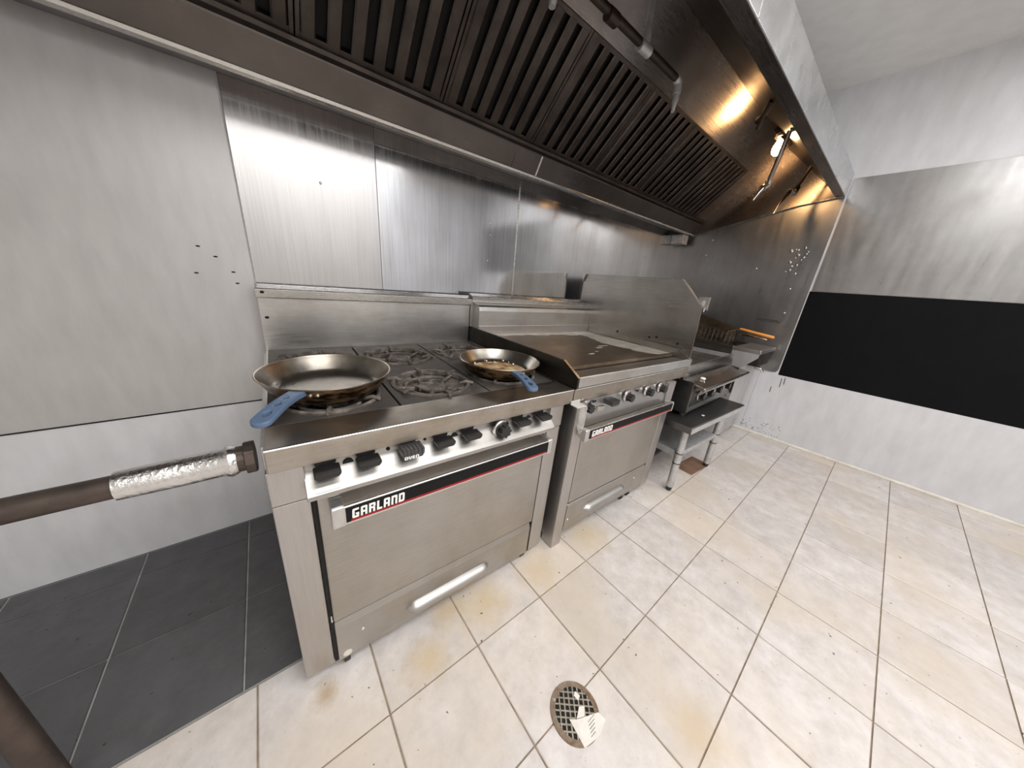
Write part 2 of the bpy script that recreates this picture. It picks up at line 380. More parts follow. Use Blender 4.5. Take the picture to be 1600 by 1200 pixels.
wall_right = struct(MB().box(WX, WX + 0.12, YF, WY, 0, 0.572).box(WX, WX + 0.12, -0.225, WY, 0.572, ZC).box(WX, WX + 0.12, YF, -0.225, 1.26, ZC).box(WX, WX + 0.12, YF, -1.55, 0.572, 1.26).build('wall_right', 'wall_white'))
MB().prism([(WY, 0.585), (-0.18, 0.585), (-0.205, 0.59), (-0.218, 0.612), (-0.222, 2.02), (WY, 2.02)], WX - 0.006, WX, 'x').build('cladding_panel', 'side_steel', wall_right, 0.001)
bx('white_sheet', 'wall_white', wall_right, WX - 0.004, WX, -0.0975, 0.7, 0.02, 0.575, bevel=0.001)
bx('white_sheet', 'wall_white', wall_right, WX - 0.004, WX, YF, -0.101, 0.02, 0.566, bevel=0.001)
for (py, z0, z1, lean) in ((-0.265, 0.47, 0.55, 0.02), (-0.285, 0.50, 0.56, 0.02), (-0.215, 0.41, 0.46, 0.01)):
    MB().prism([(py, z0), (py + 0.004, z0), (py + lean * 0.2 + 0.004, z1), (py + lean * 0.2, z1)], WX - 0.0055, WX - 0.003, 'x').build('scuff_mark', 'black_panel', wall_right)
for (py, pz) in ((0.575, 1.66), (0.60, 1.53), (0.17, 1.42), (-0.10, 1.27), (-0.12, 1.08)):
    MB().sphere((WX - 0.006, py, pz), 0.008, 8, 5, (0.5, 1, 1)).build('rivet', 'chrome', wall_right, smooth=True)
for (y0, y1, z0) in ((-0.10, 0.05, 1.010), (-0.115, 0.02, 0.998)):
    MB().prism([(y0, z0), (y1, z0 - 0.003), (y1, z0 + 0.001), (y0, z0 + 0.005)], WX - 0.0075, WX - 0.005, 'x').build('scuff_mark', 'dark_side', wall_right)
random.seed(8)
gs = MB()
for k in range(70):
    a = random.random()
    gs.sphere((WX - 0.004, -0.09 - 0.30*random.random()**1.6, 0.03 + 0.10*random.random()**1.3), random.uniform(0.0015, 0.005), 6, 4, (0.3, 1, 0.8))
gs.build('grime_specks', 'pipe_dark', wall_right)['kind'] = 'stuff'
random.seed(3)
for k in range(20):
    MB().sphere((WX - 0.006, random.uniform(-0.13, -0.02), random.uniform(1.38, 1.58)), random.uniform(0.006, 0.012), 8, 5, (0.45, 1, 1)).build('dent', 'side_steel', wall_right, smooth=True)
bx('pass_through_shade', 'black_panel', wall_right, WX - 0.001, WX + 0.12, -1.55, -0.2245, 0.572, 1.26, bevel=0)  # black sheet stands in for the dark depth of the opening
struct(MB().prism([(WX, 0.0), (WX - 0.014, 0.0), (WX - 0.014, 0.010), (WX, 0.022)], YF, 0.85, 'y').build('baseboard_right', 'base_strip'))

bx('cladding_panel', 'side_steel', wall_right, WX - 0.006, WX, YF, -0.235, 1.262, 2.02, bevel=0.001)  # unseen panel added to dim what the back wall reflects
struct(MB().box(XL - 0.12, XL, YF, WY, 0, ZC).build('wall_left', 'room_white'))
wf = struct(MB().box(XL - 0.12, WX + 0.3, YF - 0.12, YF, 0, ZC).build('wall_front', 'room_white'))
bx('cladding_panel', 'room_grey', wf, 1.55, WX, YF, YF + 0.02, 0.0, 2.45)  # unseen grey panel added to darken the right of the back-wall reflection
struct(MB().box(XL - 0.12, WX + 0.3, YF - 0.12, WY + 0.12, ZC, ZC + 0.1).build('ceiling', 'ceiling'))

# ------------------------------------------------------------------ the two ranges share one slightly skewed frame
RR = Matrix(((0.99956972, 0.02597034, 0.01363494), (-0.02562219, 0.99935615, -0.02511568), (-0.01427843, 0.02475551, 0.99959156)))
def zfloor(x, y): return (0.01427843 * x - 0.02475551 * y) / 0.99959

LET = {  # chunky block letters, unit height, list of rectangles (x0,x1,z0,z1)
    'G': (0.62, [(0, .2, .06, .94), (.06, .58, .8, 1), (.06, .56, 0, .2), (.40, .60, .06, .5), (.3, .6, .34, .5)]),
    'A': (0.62, [(0, .2, 0, .94), (.40, .60, 0, .94), (.06, .54, .8, 1), (.1, .5, .32, .5)]),
    'R': (0.62, [(0, .2, 0, 1), (.1, .54, .8, 1), (.40, .60, .56, .94), (.1, .54, .40, .58), (.38, .58, 0, .42)]),
    'L': (0.52, [(0, .2, 0, 1), (.1, .5, 0, .2)]),
    'N': (0.62, [(0, .2, 0, 1), (.40, .60, 0, .94), (.1, .54, .8, 1)]),
    'D': (0.62, [(0, .2, 0, 1), (.1, .52, .8, 1), (.1, .52, 0, .2), (.40, .60, .08, .92)]),
    'O': (0.62, [(0, .2, 0, 1), (.40, .60, 0, 1), (.1, .5, .8, 1), (.1, .5, 0, .2)]),
    'V': (0.62, [(0, .2, .3, 1), (.40, .60, .3, 1), (.14, .46, 0, .34)]),
    'E': (0.56, [(0, .2, 0, 1), (.1, .52, .8, 1), (.1, .5, .4, .6), (.1, .52, 0, .2)]),
}
def letters(word, x, z, h, wscale, y, depth, gap=0.12, slant=0.0):
    mb = MB(); sx = h * wscale
    for ch in word:
        wd, rs = LET[ch]
        for q, (a, b2, c, d) in enumerate(rs):
            i = len(mb.v)
            e = 0.00004 * q
            mb.box(x + a*sx, x + b2*sx, y - depth - e, y, z + c*h, z + d*h)
            mb.v[i:] = [(v[0] + slant*(v[2]-z), v[1], v[2]) for v in mb.v[i:]]
        x += (wd + gap) * sx
    return mb

def pull_handle(x0, x1, zc, y, hz=0.016, dep=0.026):
    """half-moon drawer pull, pointed at both ends"""
    mb = MB(); n = 28; m = 8; i0 = 0
    for k in range(n + 1):
        u = k / n; s_ = min(1.0, (math.sin(PI * u) * 4.0)) ** 0.6 if 0 < u < 1 else 0.02
        x = x0 + (x1 - x0) * u
        for q in range(m + 1):
            a = PI * q / m
            mb.v.append((x, y - dep * s_ * math.sin(a), zc + hz * s_ * math.cos(a) - 0.25 * hz * s_ * math.sin(a)))
    for k in range(n):
        for q in range(m):
            a = k*(m+1)+q; mb.f.append((a, a+1, a+m+2, a+m+1))
    return mb

def caster(root, x, y, off, zt):
    zf = zfloor(x, y) + 0.0005
    mb = MB()
    r = 0.024
    mb.lathe([(r*0.55, -0.010), (r, -0.008), (r, 0.008), (r*0.55, 0.010)], (x, y, zf + r), 20, 'x')
    mb.box(x-0.014, x-0.0105, y-0.012, y+0.016, zf+r-0.004, zt)
    mb.box(x+0.0105, x+0.014, y-0.012, y+0.016, zf+r-0.004, zt)
    mb.build('caster', 'rubber', root, smooth=True, off=off)

def star_knob(root, x, y, z, r, off, name='knob', ring=True, mat='black_plastic'):
    """round dial: bezel ring and a fluted grip"""
    if ring:
        MB().lathe([(r, 0.0), (r, -0.006), (r*0.84, -0.009), (r*0.80, -0.005), (r*0.80, 0.0)], (x, y, z), 28, 'y', True).build(
            'knob_bezel', 'chrome', root, smooth=True, off=off)
    mb = MB(); pts = []
    n = 8
    for k in range(n * 4):
        a = 2*PI*k/(n*4); rr = r*0.70*(1.0 if k % 4 in (0, 1) else 0.80)
        pts.append((x + rr*math.cos(a), z + rr*math.sin(a)))
    mb.prism(pts, y - 0.034, y + 0.004, 'y')
    mb.lathe([(r*0.82, 0.0), (r*0.82, -0.010), (r*0.60, -0.014)], (x, y, z), 24, 'y')
    return mb.build(name, mat, root, 0.001, off=off)

# ---------------- six-burner range
r1 = empty('six_burner_range', (0, 0, 0), RR, 'stainless six-burner gas range with oven and two frying pans on top', 'range')
W1 = 0.921
# carcass
bx('side_panel', 'post_steel', r1, -0.006, 0.004, 0.03, 0.80, 0.034, 0.795)
bx('side_panel', 'post_steel', r1, 0.882, 0.892, 0.03, 0.80, 0.034, 0.742)
bx('oven_cavity', 'void', r1, 0.006, 0.880, 0.055, 0.795, 0.05, 0.738, bevel=0)
bx('corner_post', 'post_steel', r1, -0.006, 0.0665, 0.016, 0.06, 0.034, 0.648, bevel=0.003)
bx('corner_post', 'post_steel', r1, 0.8145, 0.892, 0.016, 0.06, 0.034, 0.648, bevel=0.003)
bx('post_cap', 'post_steel', r1, -0.006, 0.062, 0.012, 0.06, 0.651, 0.741, bevel=0.003)
bx('post_cap', 'post_steel', r1, 0.822, 0.892, 0.012, 0.06, 0.651, 0.741, bevel=0.003)
# front rail
MB().prism([(0.0, 0.745), (0.0, 0.797), (0.004, 0.8005), (0.112, 0.8005), (0.112, 0.790), (0.02, 0.788), (0.02, 0.744)], 0.0, W1, 'x').build('front_rail', 'rail_steel', r1, 0.0022)
MB().prism([(0.0003, 0.7968), (-0.0008, 0.7988), (0.0012, 0.8013), (0.0036, 0.8008), (0.0028, 0.7998)], 0.0, W1, 'x').build('rail_edge_glint', 'bright_steel', r1, 0.0006)  # bright strip paints the highlight along the worn folded edge
# valve panel with flared lip
lx0, lx1 = 0.0585, 0.822
MB().prism([(0.034, 0.744), (0.026, 0.715), (-0.004, 0.690), (-0.022, 0.676), (-0.022, 0.664), (-0.010, 0.664), (0.03, 0.684), (0.05, 0.744)], lx0, lx1, 'x').build('valve_panel', 'panel_steel', r1, 0.0015)
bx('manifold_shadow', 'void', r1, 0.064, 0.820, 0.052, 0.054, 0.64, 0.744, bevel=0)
# burner knobs: flat paddle grips
def paddle(x, z, y=-0.006, wd=0.0265):
    mb = MB()
    mb.prism([(x-wd, z-0.010), (x-wd+0.006, z-0.017), (x+wd-0.006, z-0.017), (x+wd, z-0.010), (x+wd, z-0.001), (x-wd, z-0.001)], y-0.022, y+0.016, 'y')
    mb.lathe([(0.022, 0.024), (0.022, 0.012), (0.014, 0.004)], (x, y+0.012, z-0.002), 18, 'y')
    return mb.build('burner_knob', 'black_plastic', r1, 0.003)
for x in (0.103, 0.190, 0.388, 0.476, 0.672, 0.768):
    paddle(x, 0.732)
ov = MB()
ov.prism([(0.264, 0.722), (0.270, 0.713), (0.316, 0.713), (0.322, 0.722), (0.322, 0.738), (0.264, 0.738)], -0.032, 0.008, 'y')
for k in range(6): ov.box(0.266 + k*0.0095, 0.2705 + k*0.0095, -0.034, -0.006, 0.722, 0.7405)
ov.lathe([(0.020, 0.03), (0.020, 0.004)], (0.293, 0.006, 0.733), 18, 'y')
ovk = ov.build('oven_valve_knob', 'dial_grey', r1, 0.0015)
letters('OVEN', 0.269, 0.7140, 0.0085, 1.6, -0.0322, 0.0006, 0.10).build('knob_lettering', 'letter_white', ovk)
star_knob(r1, 0.592, 0.006, 0.712, 0.031, (0, 0, 0), 'thermostat_dial')
for x, z, rr in ((0.150, 0.712, 0.012), (0.245, 0.722, 0.005), (0.4365, 0.712, 0.011), (0.726, 0.712, 0.010), (0.345, 0.724, 0.004)):
    MB().lathe([(1e-6, -0.0008), (rr, -0.0008), (rr, 0.01)], (x, 0.0235 if z < 0.716 else 0.027, z), 18, 'y').build('pilot_hole', 'void', r1)
MB().prism([(-0.0105, 0.6868), (-0.0195, 0.6798), (-0.0199, 0.6803), (-0.0109, 0.6873)], 0.075, 0.125, 'x').build('rating_sticker', 'letter_white', r1)
# oven door
bx('door_gap_shade', 'void', r1, 0.0668, 0.8142, 0.0125, 0.040, 0.2055, 0.2155, bevel=0)  # black strips paint the shade in the gaps around door and drawer
bx('door_gap_shade', 'void', r1, 0.8068, 0.8142, 0.0085, 0.040, 0.045, 0.648, bevel=0)
bx('door_gap_shade', 'void', r1, 0.0668, 0.0762, 0.0115, 0.040, 0.045, 0.648, bevel=0)
door = MB().box(0.0765, 0.8065, 0.004, 0.046, 0.217, 0.648).build('oven_door', 'range_steel', r1, 0.003)
bx('hinge_pin', 'chrome', door, 0.0700, 0.0745, 0.010, 0.018, 0.214, 0.240)
HY = -0.040
bar = MB().prism([(HY, 0.584), (HY, 0.634), (HY + 0.0015, 0.6365), (HY + 0.006, 0.6365), (HY + 0.006, 0.634), (HY + 0.004, 0.630), (HY + 0.004, 0.588), (HY + 0.012, 0.584), (HY + 0.012, 0.580), (HY + 0.004, 0.580)], 0.124, 0.784, 'x').build('door_handle', 'bright_steel', door, 0.001)
for x0, x1 in ((0.098, 0.126), (0.782, 0.802)):
    MB().prism([(HY - 0.001, 0.581), (HY - 0.001, 0.637), (HY + 0.005, 0.640), (0.004, 0.640), (0.004, 0.622), (HY + 0.022, 0.581)], x0, x1, 'x').build('handle_end_cap', 'aluminium', door, 0.003)
bx('badge_band', 'band_black', door, 0.127, 0.781, HY - 0.0012, HY, 0.5905, 0.6325, bevel=0)
bx('badge_stripe', 'band_red', door, 0.137, 0.774, HY - 0.0018, HY - 0.0010, 0.5912, 0.5972, bevel=0)
letters('GARLAND', 0.1395, 0.5985, 0.0265, 0.93, HY - 0.0012, 0.0010, 0.13, 0.06).build('badge_lettering', 'letter_white', door)
# warming drawer front
drw = MB().prism([(0.010, 0.040), (0.006, 0.044), (0.006, 0.183), (0.014, 0.2045), (0.046, 0.2045), (0.046, 0.040)], 0.0765, 0.8035, 'x').build('drawer', 'range_steel', r1, 0.0015)
pull_handle(0.276, 0.600, 0.106, 0.006, 0.019, 0.026).build('drawer_pull', 'panel_steel', drw, smooth=True)
for x in (0.146, 0.735): MB().sphere((x, 0.006, 0.128), 0.0065, 12, 6, (1, 0.6, 1)).build('screw', 'chrome', drw, smooth=True)
MB().lathe([(1e-6, -0.0006), (0.012, -0.0006), (0.012, 0.0)], (0.100, 0.006, 0.062), 24, 'y').build('round_sticker', 'base_strip', drw)
for v_ in drw.children[-1].data.vertices: v_.co.x = 0.100 + (v_.co.x - 0.100) * 1.5
for x, y in ((0.098, 0.034), (0.790, 0.034), (0.10, 0.74), (0.80, 0.74)): caster(r1, x, y, (0, 0, 0), 0.055)
# hob: drip frame, grates, burners
bx('hob_frame', 'iron', r1, 0.0, W1, 0.112, 0.832, 0.742, 0.752)
bx('hob_frame', 'post_steel', r1, -0.002, 0.006, 0.112, 0.832, 0.742, 0.799)
def plate_with_hole(mb, x0, x1, y0, y1, cx, cy, R, z0, z1, n=56):
    angs = sorted(set([2*PI*k/n for k in range(n)] + [math.atan2(py-cy, px-cx) % (2*PI) for px in (x0, x1) for py in (y0, y1)]))
    i = len(mb.v); k = len(angs)
    for a in angs:
        c, s_ = math.cos(a), math.sin(a)
        tt = min([(x1-cx)/c if c > 1e-9 else 9, (x0-cx)/c if c < -1e-9 else 9, (y1-cy)/s_ if s_ > 1e-9 else 9, (y0-cy)/s_ if s_ < -1e-9 else 9])
        for z in (z1, z0):
            mb.v.append((cx + c*tt, cy + s_*tt, z)); mb.v.append((cx + c*R, cy + s_*R, z))
    for q in range(k):
        a = i + 4*q; b2 = i + 4*((q+1) % k)
        mb.f += [(a, b2, b2+1, a+1), (a+3, b2+3, b2+2, a+2), (a+1, b2+1, b2+3, a+3), (a+2, b2+2, b2, a)]
for g in range(3):
    gx0, gx1 = 0.004 + g*0.3065, 0.004 + g*0.3065 + 0.3005
    cx = (gx0 + gx1)/2
    mb = MB()
    plate_with_hole(mb, gx0, gx1, 0.116, 0.470, cx, 0.262, 0.126, 0.786, 0.7985)
    plate_with_hole(mb, gx0, gx1, 0.470, 0.830, cx, 0.622, 0.126, 0.786, 0.7985)
    gr = mb.build('top_grate', 'iron', r1, 0.0015)
    for cy in (0.262, 0.622):
        MB().lathe([(0.122, 0.788), (0.122, 0.8035), (0.128, 0.8065), (0.134, 0.8035), (0.134, 0.797), (0.130, 0.790)], (cx, cy, 0), 48, 'z', True).build('grate_ring', 'crust', gr, smooth=True)
        lug = MB()
        for k in range(6):
            a = 2*PI*k/6 + 0.35 + g*0.2
            c, s_ = math.cos(a), math.sin(a)
            lug.tube([(cx + c*0.100, cy + s_*0.100, 0.802), (cx + c*0.122, cy + s_*0.122, 0.8095), (cx + c*0.146, cy + s_*0.144, 0.805)], 0.0062, 8)
        for k in range(5):
            a = 2*PI*k/5 + 0.8 + g
            c, s_ = math.cos(a), math.sin(a)
            lug.tube([(cx + c*0.124, cy + s_*0.124, 0.795), (cx + c*0.085, cy + s_*0.085, 0.786), (cx + c*0.060, cy + s_*0.060, 0.784)], 0.0055, 8)
        lug.tube([(cx + 0.088*math.cos(a2*PI/10 + 0.5), cy + 0.088*math.sin(a2*PI/10 + 0.5), 0.788) for a2 in range(17)], 0.005, 8)
        lug.build('grate_fingers', 'crust', gr, smooth=True)
        bw = MB().lathe([(0.128, 0.786), (0.112, 0.768), (0.06, 0.760), (1e-6, 0.760)], (cx, cy, 0), 40, cap=False)
        bw.build('drip_bowl', 'crust', r1, smooth=True)
        hd = MB().lathe([(0.020, 0.762), (0.026, 0.776), (0.046, 0.780), (0.048, 0.787), (0.030, 0.792), (0.012, 0.790), (1e-6, 0.788)], (cx, cy, 0), 28)
        for k in range(6):
            a = 2*PI*k/6 + 0.2
            hd.box(cx + 0.043*math.cos(a)-0.006, cx + 0.043*math.cos(a)+0.006, cy + 0.043*math.sin(a)-0.006, cy + 0.043*math.sin(a)+0.006, 0.778, 0.792)
        hd.build('burner_head', 'crust', r1, smooth=True)
# backguard
bg = MB().box(0.0, W1, 0.834, 0.866, 0.742, 1.020).build('backguard', 'guard_steel', r1, 0.0015)
MB().prism([(0.834, 1.006), (0.820, 1.006), (0.818, 1.008), (0.816, 1.039), (0.819, 1.042), (0.862, 1.055), (0.866, 1.050), (0.866, 1.006)], -0.002, W1 + 0.002, 'x').build('backguard_cap', 'bright_steel', bg, 0.0012)
for x, y, z in ((0.018, 0.8170, 1.028), (0.020, 0.834, 0.930)):
    MB().sphere((x, y, z), 0.006, 12, 6, (1.2, 0.4, 0.9)).build('screw', 'void', bg, smooth=True)

# ---------------- griddle range
OFF = (0.925, 0.0, 0.0)
r2 = empty('griddle_range', RR @ Vector(OFF), RR, 'stainless griddle range with flat cooking plate and tall side splash guard', 'range')
def B2(name, mat, *e, bevel=0.0015, parent=None): return MB().box(*e).build(name, mat, parent or r2, bevel, off=OFF)
FY = -0.022
G0, G1 = 0.926, 1.887
B2('leg_panel', 'post_steel', 0.934, 0.9925, FY, 0.045, zfloor(0.96, 0.0) + 0.001, 0.742, bevel=0.003)
B2('corner_post', 'post_steel', 1.659, 1.728, FY, 0.04, 0.078, 0.742, bevel=0.003)
B2('side_panel', 'post_steel', 0.936, 0.944, 0.04, 0.80, 0.05, 0.742)
B2('side_panel', 'post_steel', 1.720, 1.728, 0.03, 0.80, 0.078, 0.742)
B2('oven_cavity', 'void', 0.945, 1.719, 0.03, 0.80, 0.085, 0.74, bevel=0)
MB().prism([(0.0, 0.744), (0.0, 0.797), (0.004, 0.8005), (0.10, 0.8005), (0.10, 0.744)], G0, G1, 'x').build('front_rail', 'rail_steel', r2, 0.0022, off=OFF)
MB().prism([(0.0003, 0.7968), (-0.0008, 0.7988), (0.0012, 0.8013), (0.0036, 0.8008), (0.0028, 0.7998)], G0, G1, 'x').build('rail_edge_glint', 'bright_steel', r2, 0.0006, off=OFF)  # painted edge highlight, as on the first rail
B2('top_deck', 'post_steel', G0, G1, 0.10, 0.84, 0.744, 0.802)
MB().prism([(0.004, 0.742), (-0.012, 0.660), (-0.016, 0.630), (0.02, 0.630), (0.02, 0.742)], 0.9935, 1.658, 'x').build('valve_panel', 'post_steel', r2, 0.0015, off=OFF)
for x in (1.003, 1.290, 1.462, 1.590):
    star_knob(r2, x, -0.006, 0.719, 0.027, OFF, 'griddle_knob')
kb = MB(); kb.prism([(1.128, 0.716), (1.134, 0.708), (1.176, 0.708), (1.182, 0.716), (1.182, 0.732), (1.128, 0.732)], -0.044, 0.0, 'y')
for k in range(6): kb.box(1.131 + k*0.0085, 1.135 + k*0.0085, -0.046, -0.018, 0.716, 0.7345)
kb.build('oven_valve_knob', 'dial_grey', r2, 0.0015, off=OFF)
B2('rating_plate', 'bright_steel', 1.078, 1.122, -0.0135, -0.006, 0.682, 0.704, bevel=0.001)
B2('valve_slot', 'void', 1.045, 1.065, -0.006, -0.002, 0.728, 0.736, bevel=0)
B2('valve_slot', 'void', 1.372, 1.386, -0.006, -0.002, 0.728, 0.736, bevel=0)
B2('door_gap_shade', 'void', 0.9928, 1.6585, FY + 0.009, 0.03, 0.2365, 0.2455, bevel=0)  # black strips again paint the shaded door gaps
B2('door_gap_shade', 'void', 1.6548, 1.6588, FY + 0.005, 0.03, 0.09, 0.627, bevel=0)
B2('door_gap_shade', 'void', 0.9927, 0.9963, FY + 0.006, 0.03, 0.09, 0.627, bevel=0)
d2 = MB().box(0.9965, 1.6545, FY, 0.03, 0.246, 0.627).build('oven_door', 'range_steel', r2, 0.003, off=OFF)
HY = -0.066
MB().prism([(HY, 0.600), (HY, 0.644), (HY + 0.0015, 0.6465), (HY + 0.006, 0.6465), (HY + 0.006, 0.644), (HY + 0.004, 0.640), (HY + 0.004, 0.604), (HY + 0.010, 0.600), (HY + 0.010, 0.596), (HY + 0.004, 0.596)], 0.978, 1.657, 'x').build('door_handle', 'bright_steel', d2, 0.001, off=OFF)
for x0, x1 in ((0.956, 0.980), (1.655, 1.668)):
    MB().prism([(HY - 0.001, 0.597), (HY - 0.001, 0.645), (HY + 0.005, 0.649), (FY, 0.642), (FY, 0.612), (HY + 0.02, 0.597)], x0 if x0 < 1 else x0, x1, 'x').build('handle_end_cap', 'aluminium', d2, 0.003, off=OFF)
B2('badge_band', 'band_black', 0.982, 1.653, HY - 0.0012, HY, 0.6055, 0.6430, bevel=0, parent=d2)
B2('badge_stripe', 'band_red', 0.992, 1.646, HY - 0.0018, HY - 0.0010, 0.6062, 0.6122, bevel=0, parent=d2)
letters('GARLAND', 0.995, 0.6130, 0.0250, 1.06, HY - 0.0012, 0.0010, 0.13, 0.04).build('badge_lettering', 'letter_white', d2, off=OFF)
dr2 = MB().prism([(FY + 0.004, 0.086), (FY, 0.09), (FY, 0.230), (FY + 0.005, 0.236), (0.03, 0.236), (0.03, 0.086)], 0.9965, 1.6515, 'x').build('drawer', 'range_steel', r2, 0.0015, off=OFF)
pull_handle(1.122, 1.462, 0.158, FY, 0.019, 0.026).build('drawer_pull', 'panel_steel', dr2, smooth=True, off=OFF)
for x, z in ((1.555, 0.180), (1.015, 0.145)): MB().sphere((x, FY, z), 0.0065, 12, 6, (1, 0.6, 1)).build('screw', 'chrome', dr2, smooth=True, off=OFF)
for x, y in ((1.585, 0.02), (1.52, 0.02), (1.0, 0.72), (1.65, 0.72)): caster(r2, x, y, OFF, 0.09)
# griddle top
MB().prism([(-0.004, 0.806), (-0.004, 0.8455), (0.0, 0.849), (0.010, 0.849), (0.012, 0.836), (0.094, 0.836), (0.096, 0.806)], G0, G1, 'x').build('grease_trough', 'guard_steel', r2, 0.0012, off=OFF)
B2('griddle_base', 'dark_side', G0, G1, 0.096, 0.842, 0.806, 0.838)
gp = MB()
B2('griddle_plate', 'griddle', G0 + 0.012, G1 - 0.014, 0.100, 0.765, 0.838, 0.8545, bevel=0.003)
# pale scraped residue along the back and right of the plate
res = MB(); random.seed(11)
n = 40; outer = []; inner = []
path = []
for k in range(n + 1):
    u = k / n
    if u < 0.45:
        x = G0 + 0.06 + (G1 - 0.075 - (G0 + 0.06)) * (u / 0.45); y = 0.757
        inn = (x, y - 0.035 - 0.035*random.random() - 0.10*(u/0.45)**2)
    else:
        q = (u - 0.45) / 0.55
        x = G1 - 0.022; y = 0.757 - 0.64*q
        inn = (x - 0.11 - 0.05*random.random() - 0.10*math.sin(PI*q), y - 0.03*(1-q))
    outer.append((x, y)); inner.append(inn)
i = 0
for (ox, oy), (ix, iy) in zip(outer, inner):
    res.v += [(ox, oy, 0.8553), (ix, iy, 0.8549)]
for k in range(n): res.f.append((2*k, 2*k+1, 2*k+3, 2*k+2))
res.build('scraped_residue', 'griddle_scale', r2, off=OFF)
for (x, y, l) in ((1.30, 0.24, 0.05), (1.38, 0.27, 0.03), (1.55, 0.36, 0.10), (1.48, 0.33, 0.06)):
    MB().sphere((x, y, 0.8545), 0.010, 10, 5, (l/0.02, 0.8, 0.12)).build('scraped_residue', 'griddle_scale', r2, smooth=True, off=OFF)
MB().prism([(-0.005, 0.803), (-0.005, 0.847), (0.080, 0.895), (0.838, 0.888), (0.838, 0.803)], 0.925, 0.936, 'x').build('side_guard', 'dark_side', r2, 0.001, off=OFF)
MB().prism([(-0.0045, 0.8465), (0.0805, 0.8945), (0.0812, 0.8965), (-0.0058, 0.8485)], 0.925, 0.936, 'x').build('guard_edge', 'bright_steel', r2, off=OFF)
MB().prism([(-0.005, 0.803), (-0.005, 0.847), (0.080, 0.895), (0.30, 0.895), (0.30, 0.803)], 1.862, 1.872, 'x').build('side_guard', 'splash_steel', r2, 0.001, off=OFF)
MB().prism([(-0.0045, 0.8465), (0.0805, 0.8945), (0.0812, 0.8965), (-0.0058, 0.8485)], 1.862, 1.872, 'x').build('guard_edge', 'bright_steel', r2, off=OFF)
# griddle back splash with rolled top
MB().prism([(0.752, 0.853), (0.752, 0.985), (0.757, 1.006), (0.768, 1.016), (0.84, 1.022), (0.84, 0.853)], 0.936, 1.876, 'x').build('rear_splash', 'guard_steel', r2, 0.0015, off=OFF)
B2('splash_kick', 'post_steel', 0.937, 1.875, 0.747, 0.7525, 0.853, 0.904)
bg2 = B2('backguard', 'guard_steel', G0, G1, 0.834, 0.866, 0.80, 1.03)
MB().prism([(0.834, 1.022), (0.820, 1.022), (0.816, 1.053), (0.819, 1.056), (0.862, 1.069), (0.866, 1.064), (0.866, 1.022)], G0, G1 - 0.012, 'x').build('backguard_cap', 'bright_steel', bg2, 0.0012, off=OFF)
sp = MB().prism([(0.868, 0.803), (0.868, 1.252), (0.167, 1.264), (0.022, 1.128), (0.006, 0.858), (0.004, 0.803)], 1.8765, 1.8815, 'x').build('side_splash', 'splash_steel', r2, 0.0008, off=OFF)
MB().prism([(0.868, 1.252), (0.868, 1.20), (0.845, 1.252)], 1.862, 1.877, 'x').build('splash_gusset', 'bright_steel', sp, off=OFF)
MB().prism([(0.170, 1.266), (0.160, 1.266), (0.0155, 1.1305), (0.0215, 1.1265)], 1.8735, 1.8820, 'x').build('splash_hem_glint', 'bright_steel', sp, off=OFF)  # bright strip added as the highlight along the slanted hem
for y, z in ((0.78, 0.905), (0.50, 0.905), (0.27, 0.915), (0.225, 0.925), (0.095, 0.915)):
    MB().sphere((1.8762, y, z), 0.008, 10, 6, (0.4, 1, 1)).build('splash_bolt', 'void', sp, smooth=True, off=OFF)

# clear plastic holder clipped under the rail
hl = empty('plastic_holder', RR @ Vector((0.94, -0.03, 0.62)), RR, 'clear plastic hook holder clipped below the griddle rail', 'holder')
HO = (0.94, -0.03, 0.62)
MB().box(0.910, 0.962, -0.040, -0.004, 0.7400, 0.7440).box(0.910, 0.962, -0.0048, -0.0015, 0.7400, 0.757).build('clip', 'frosted_plastic', hl, 0.001, off=HO)
tb = MB()
for k in range(2):
    tb.tube([(0.925 + 0.034*k, -0.040, 0.742), (0.924 + 0.036*k, -0.043, 0.70), (0.928 + 0.026*k, -0.046, 0.655), (0.938 + 0.006*k, -0.048, 0.636)], 0.0035, 8)
tb.box(0.926, 0.960, -0.0455, -0.0425, 0.650, 0.742)
tb.build('hook', 'clear_plastic', hl, smooth=True, off=HO)

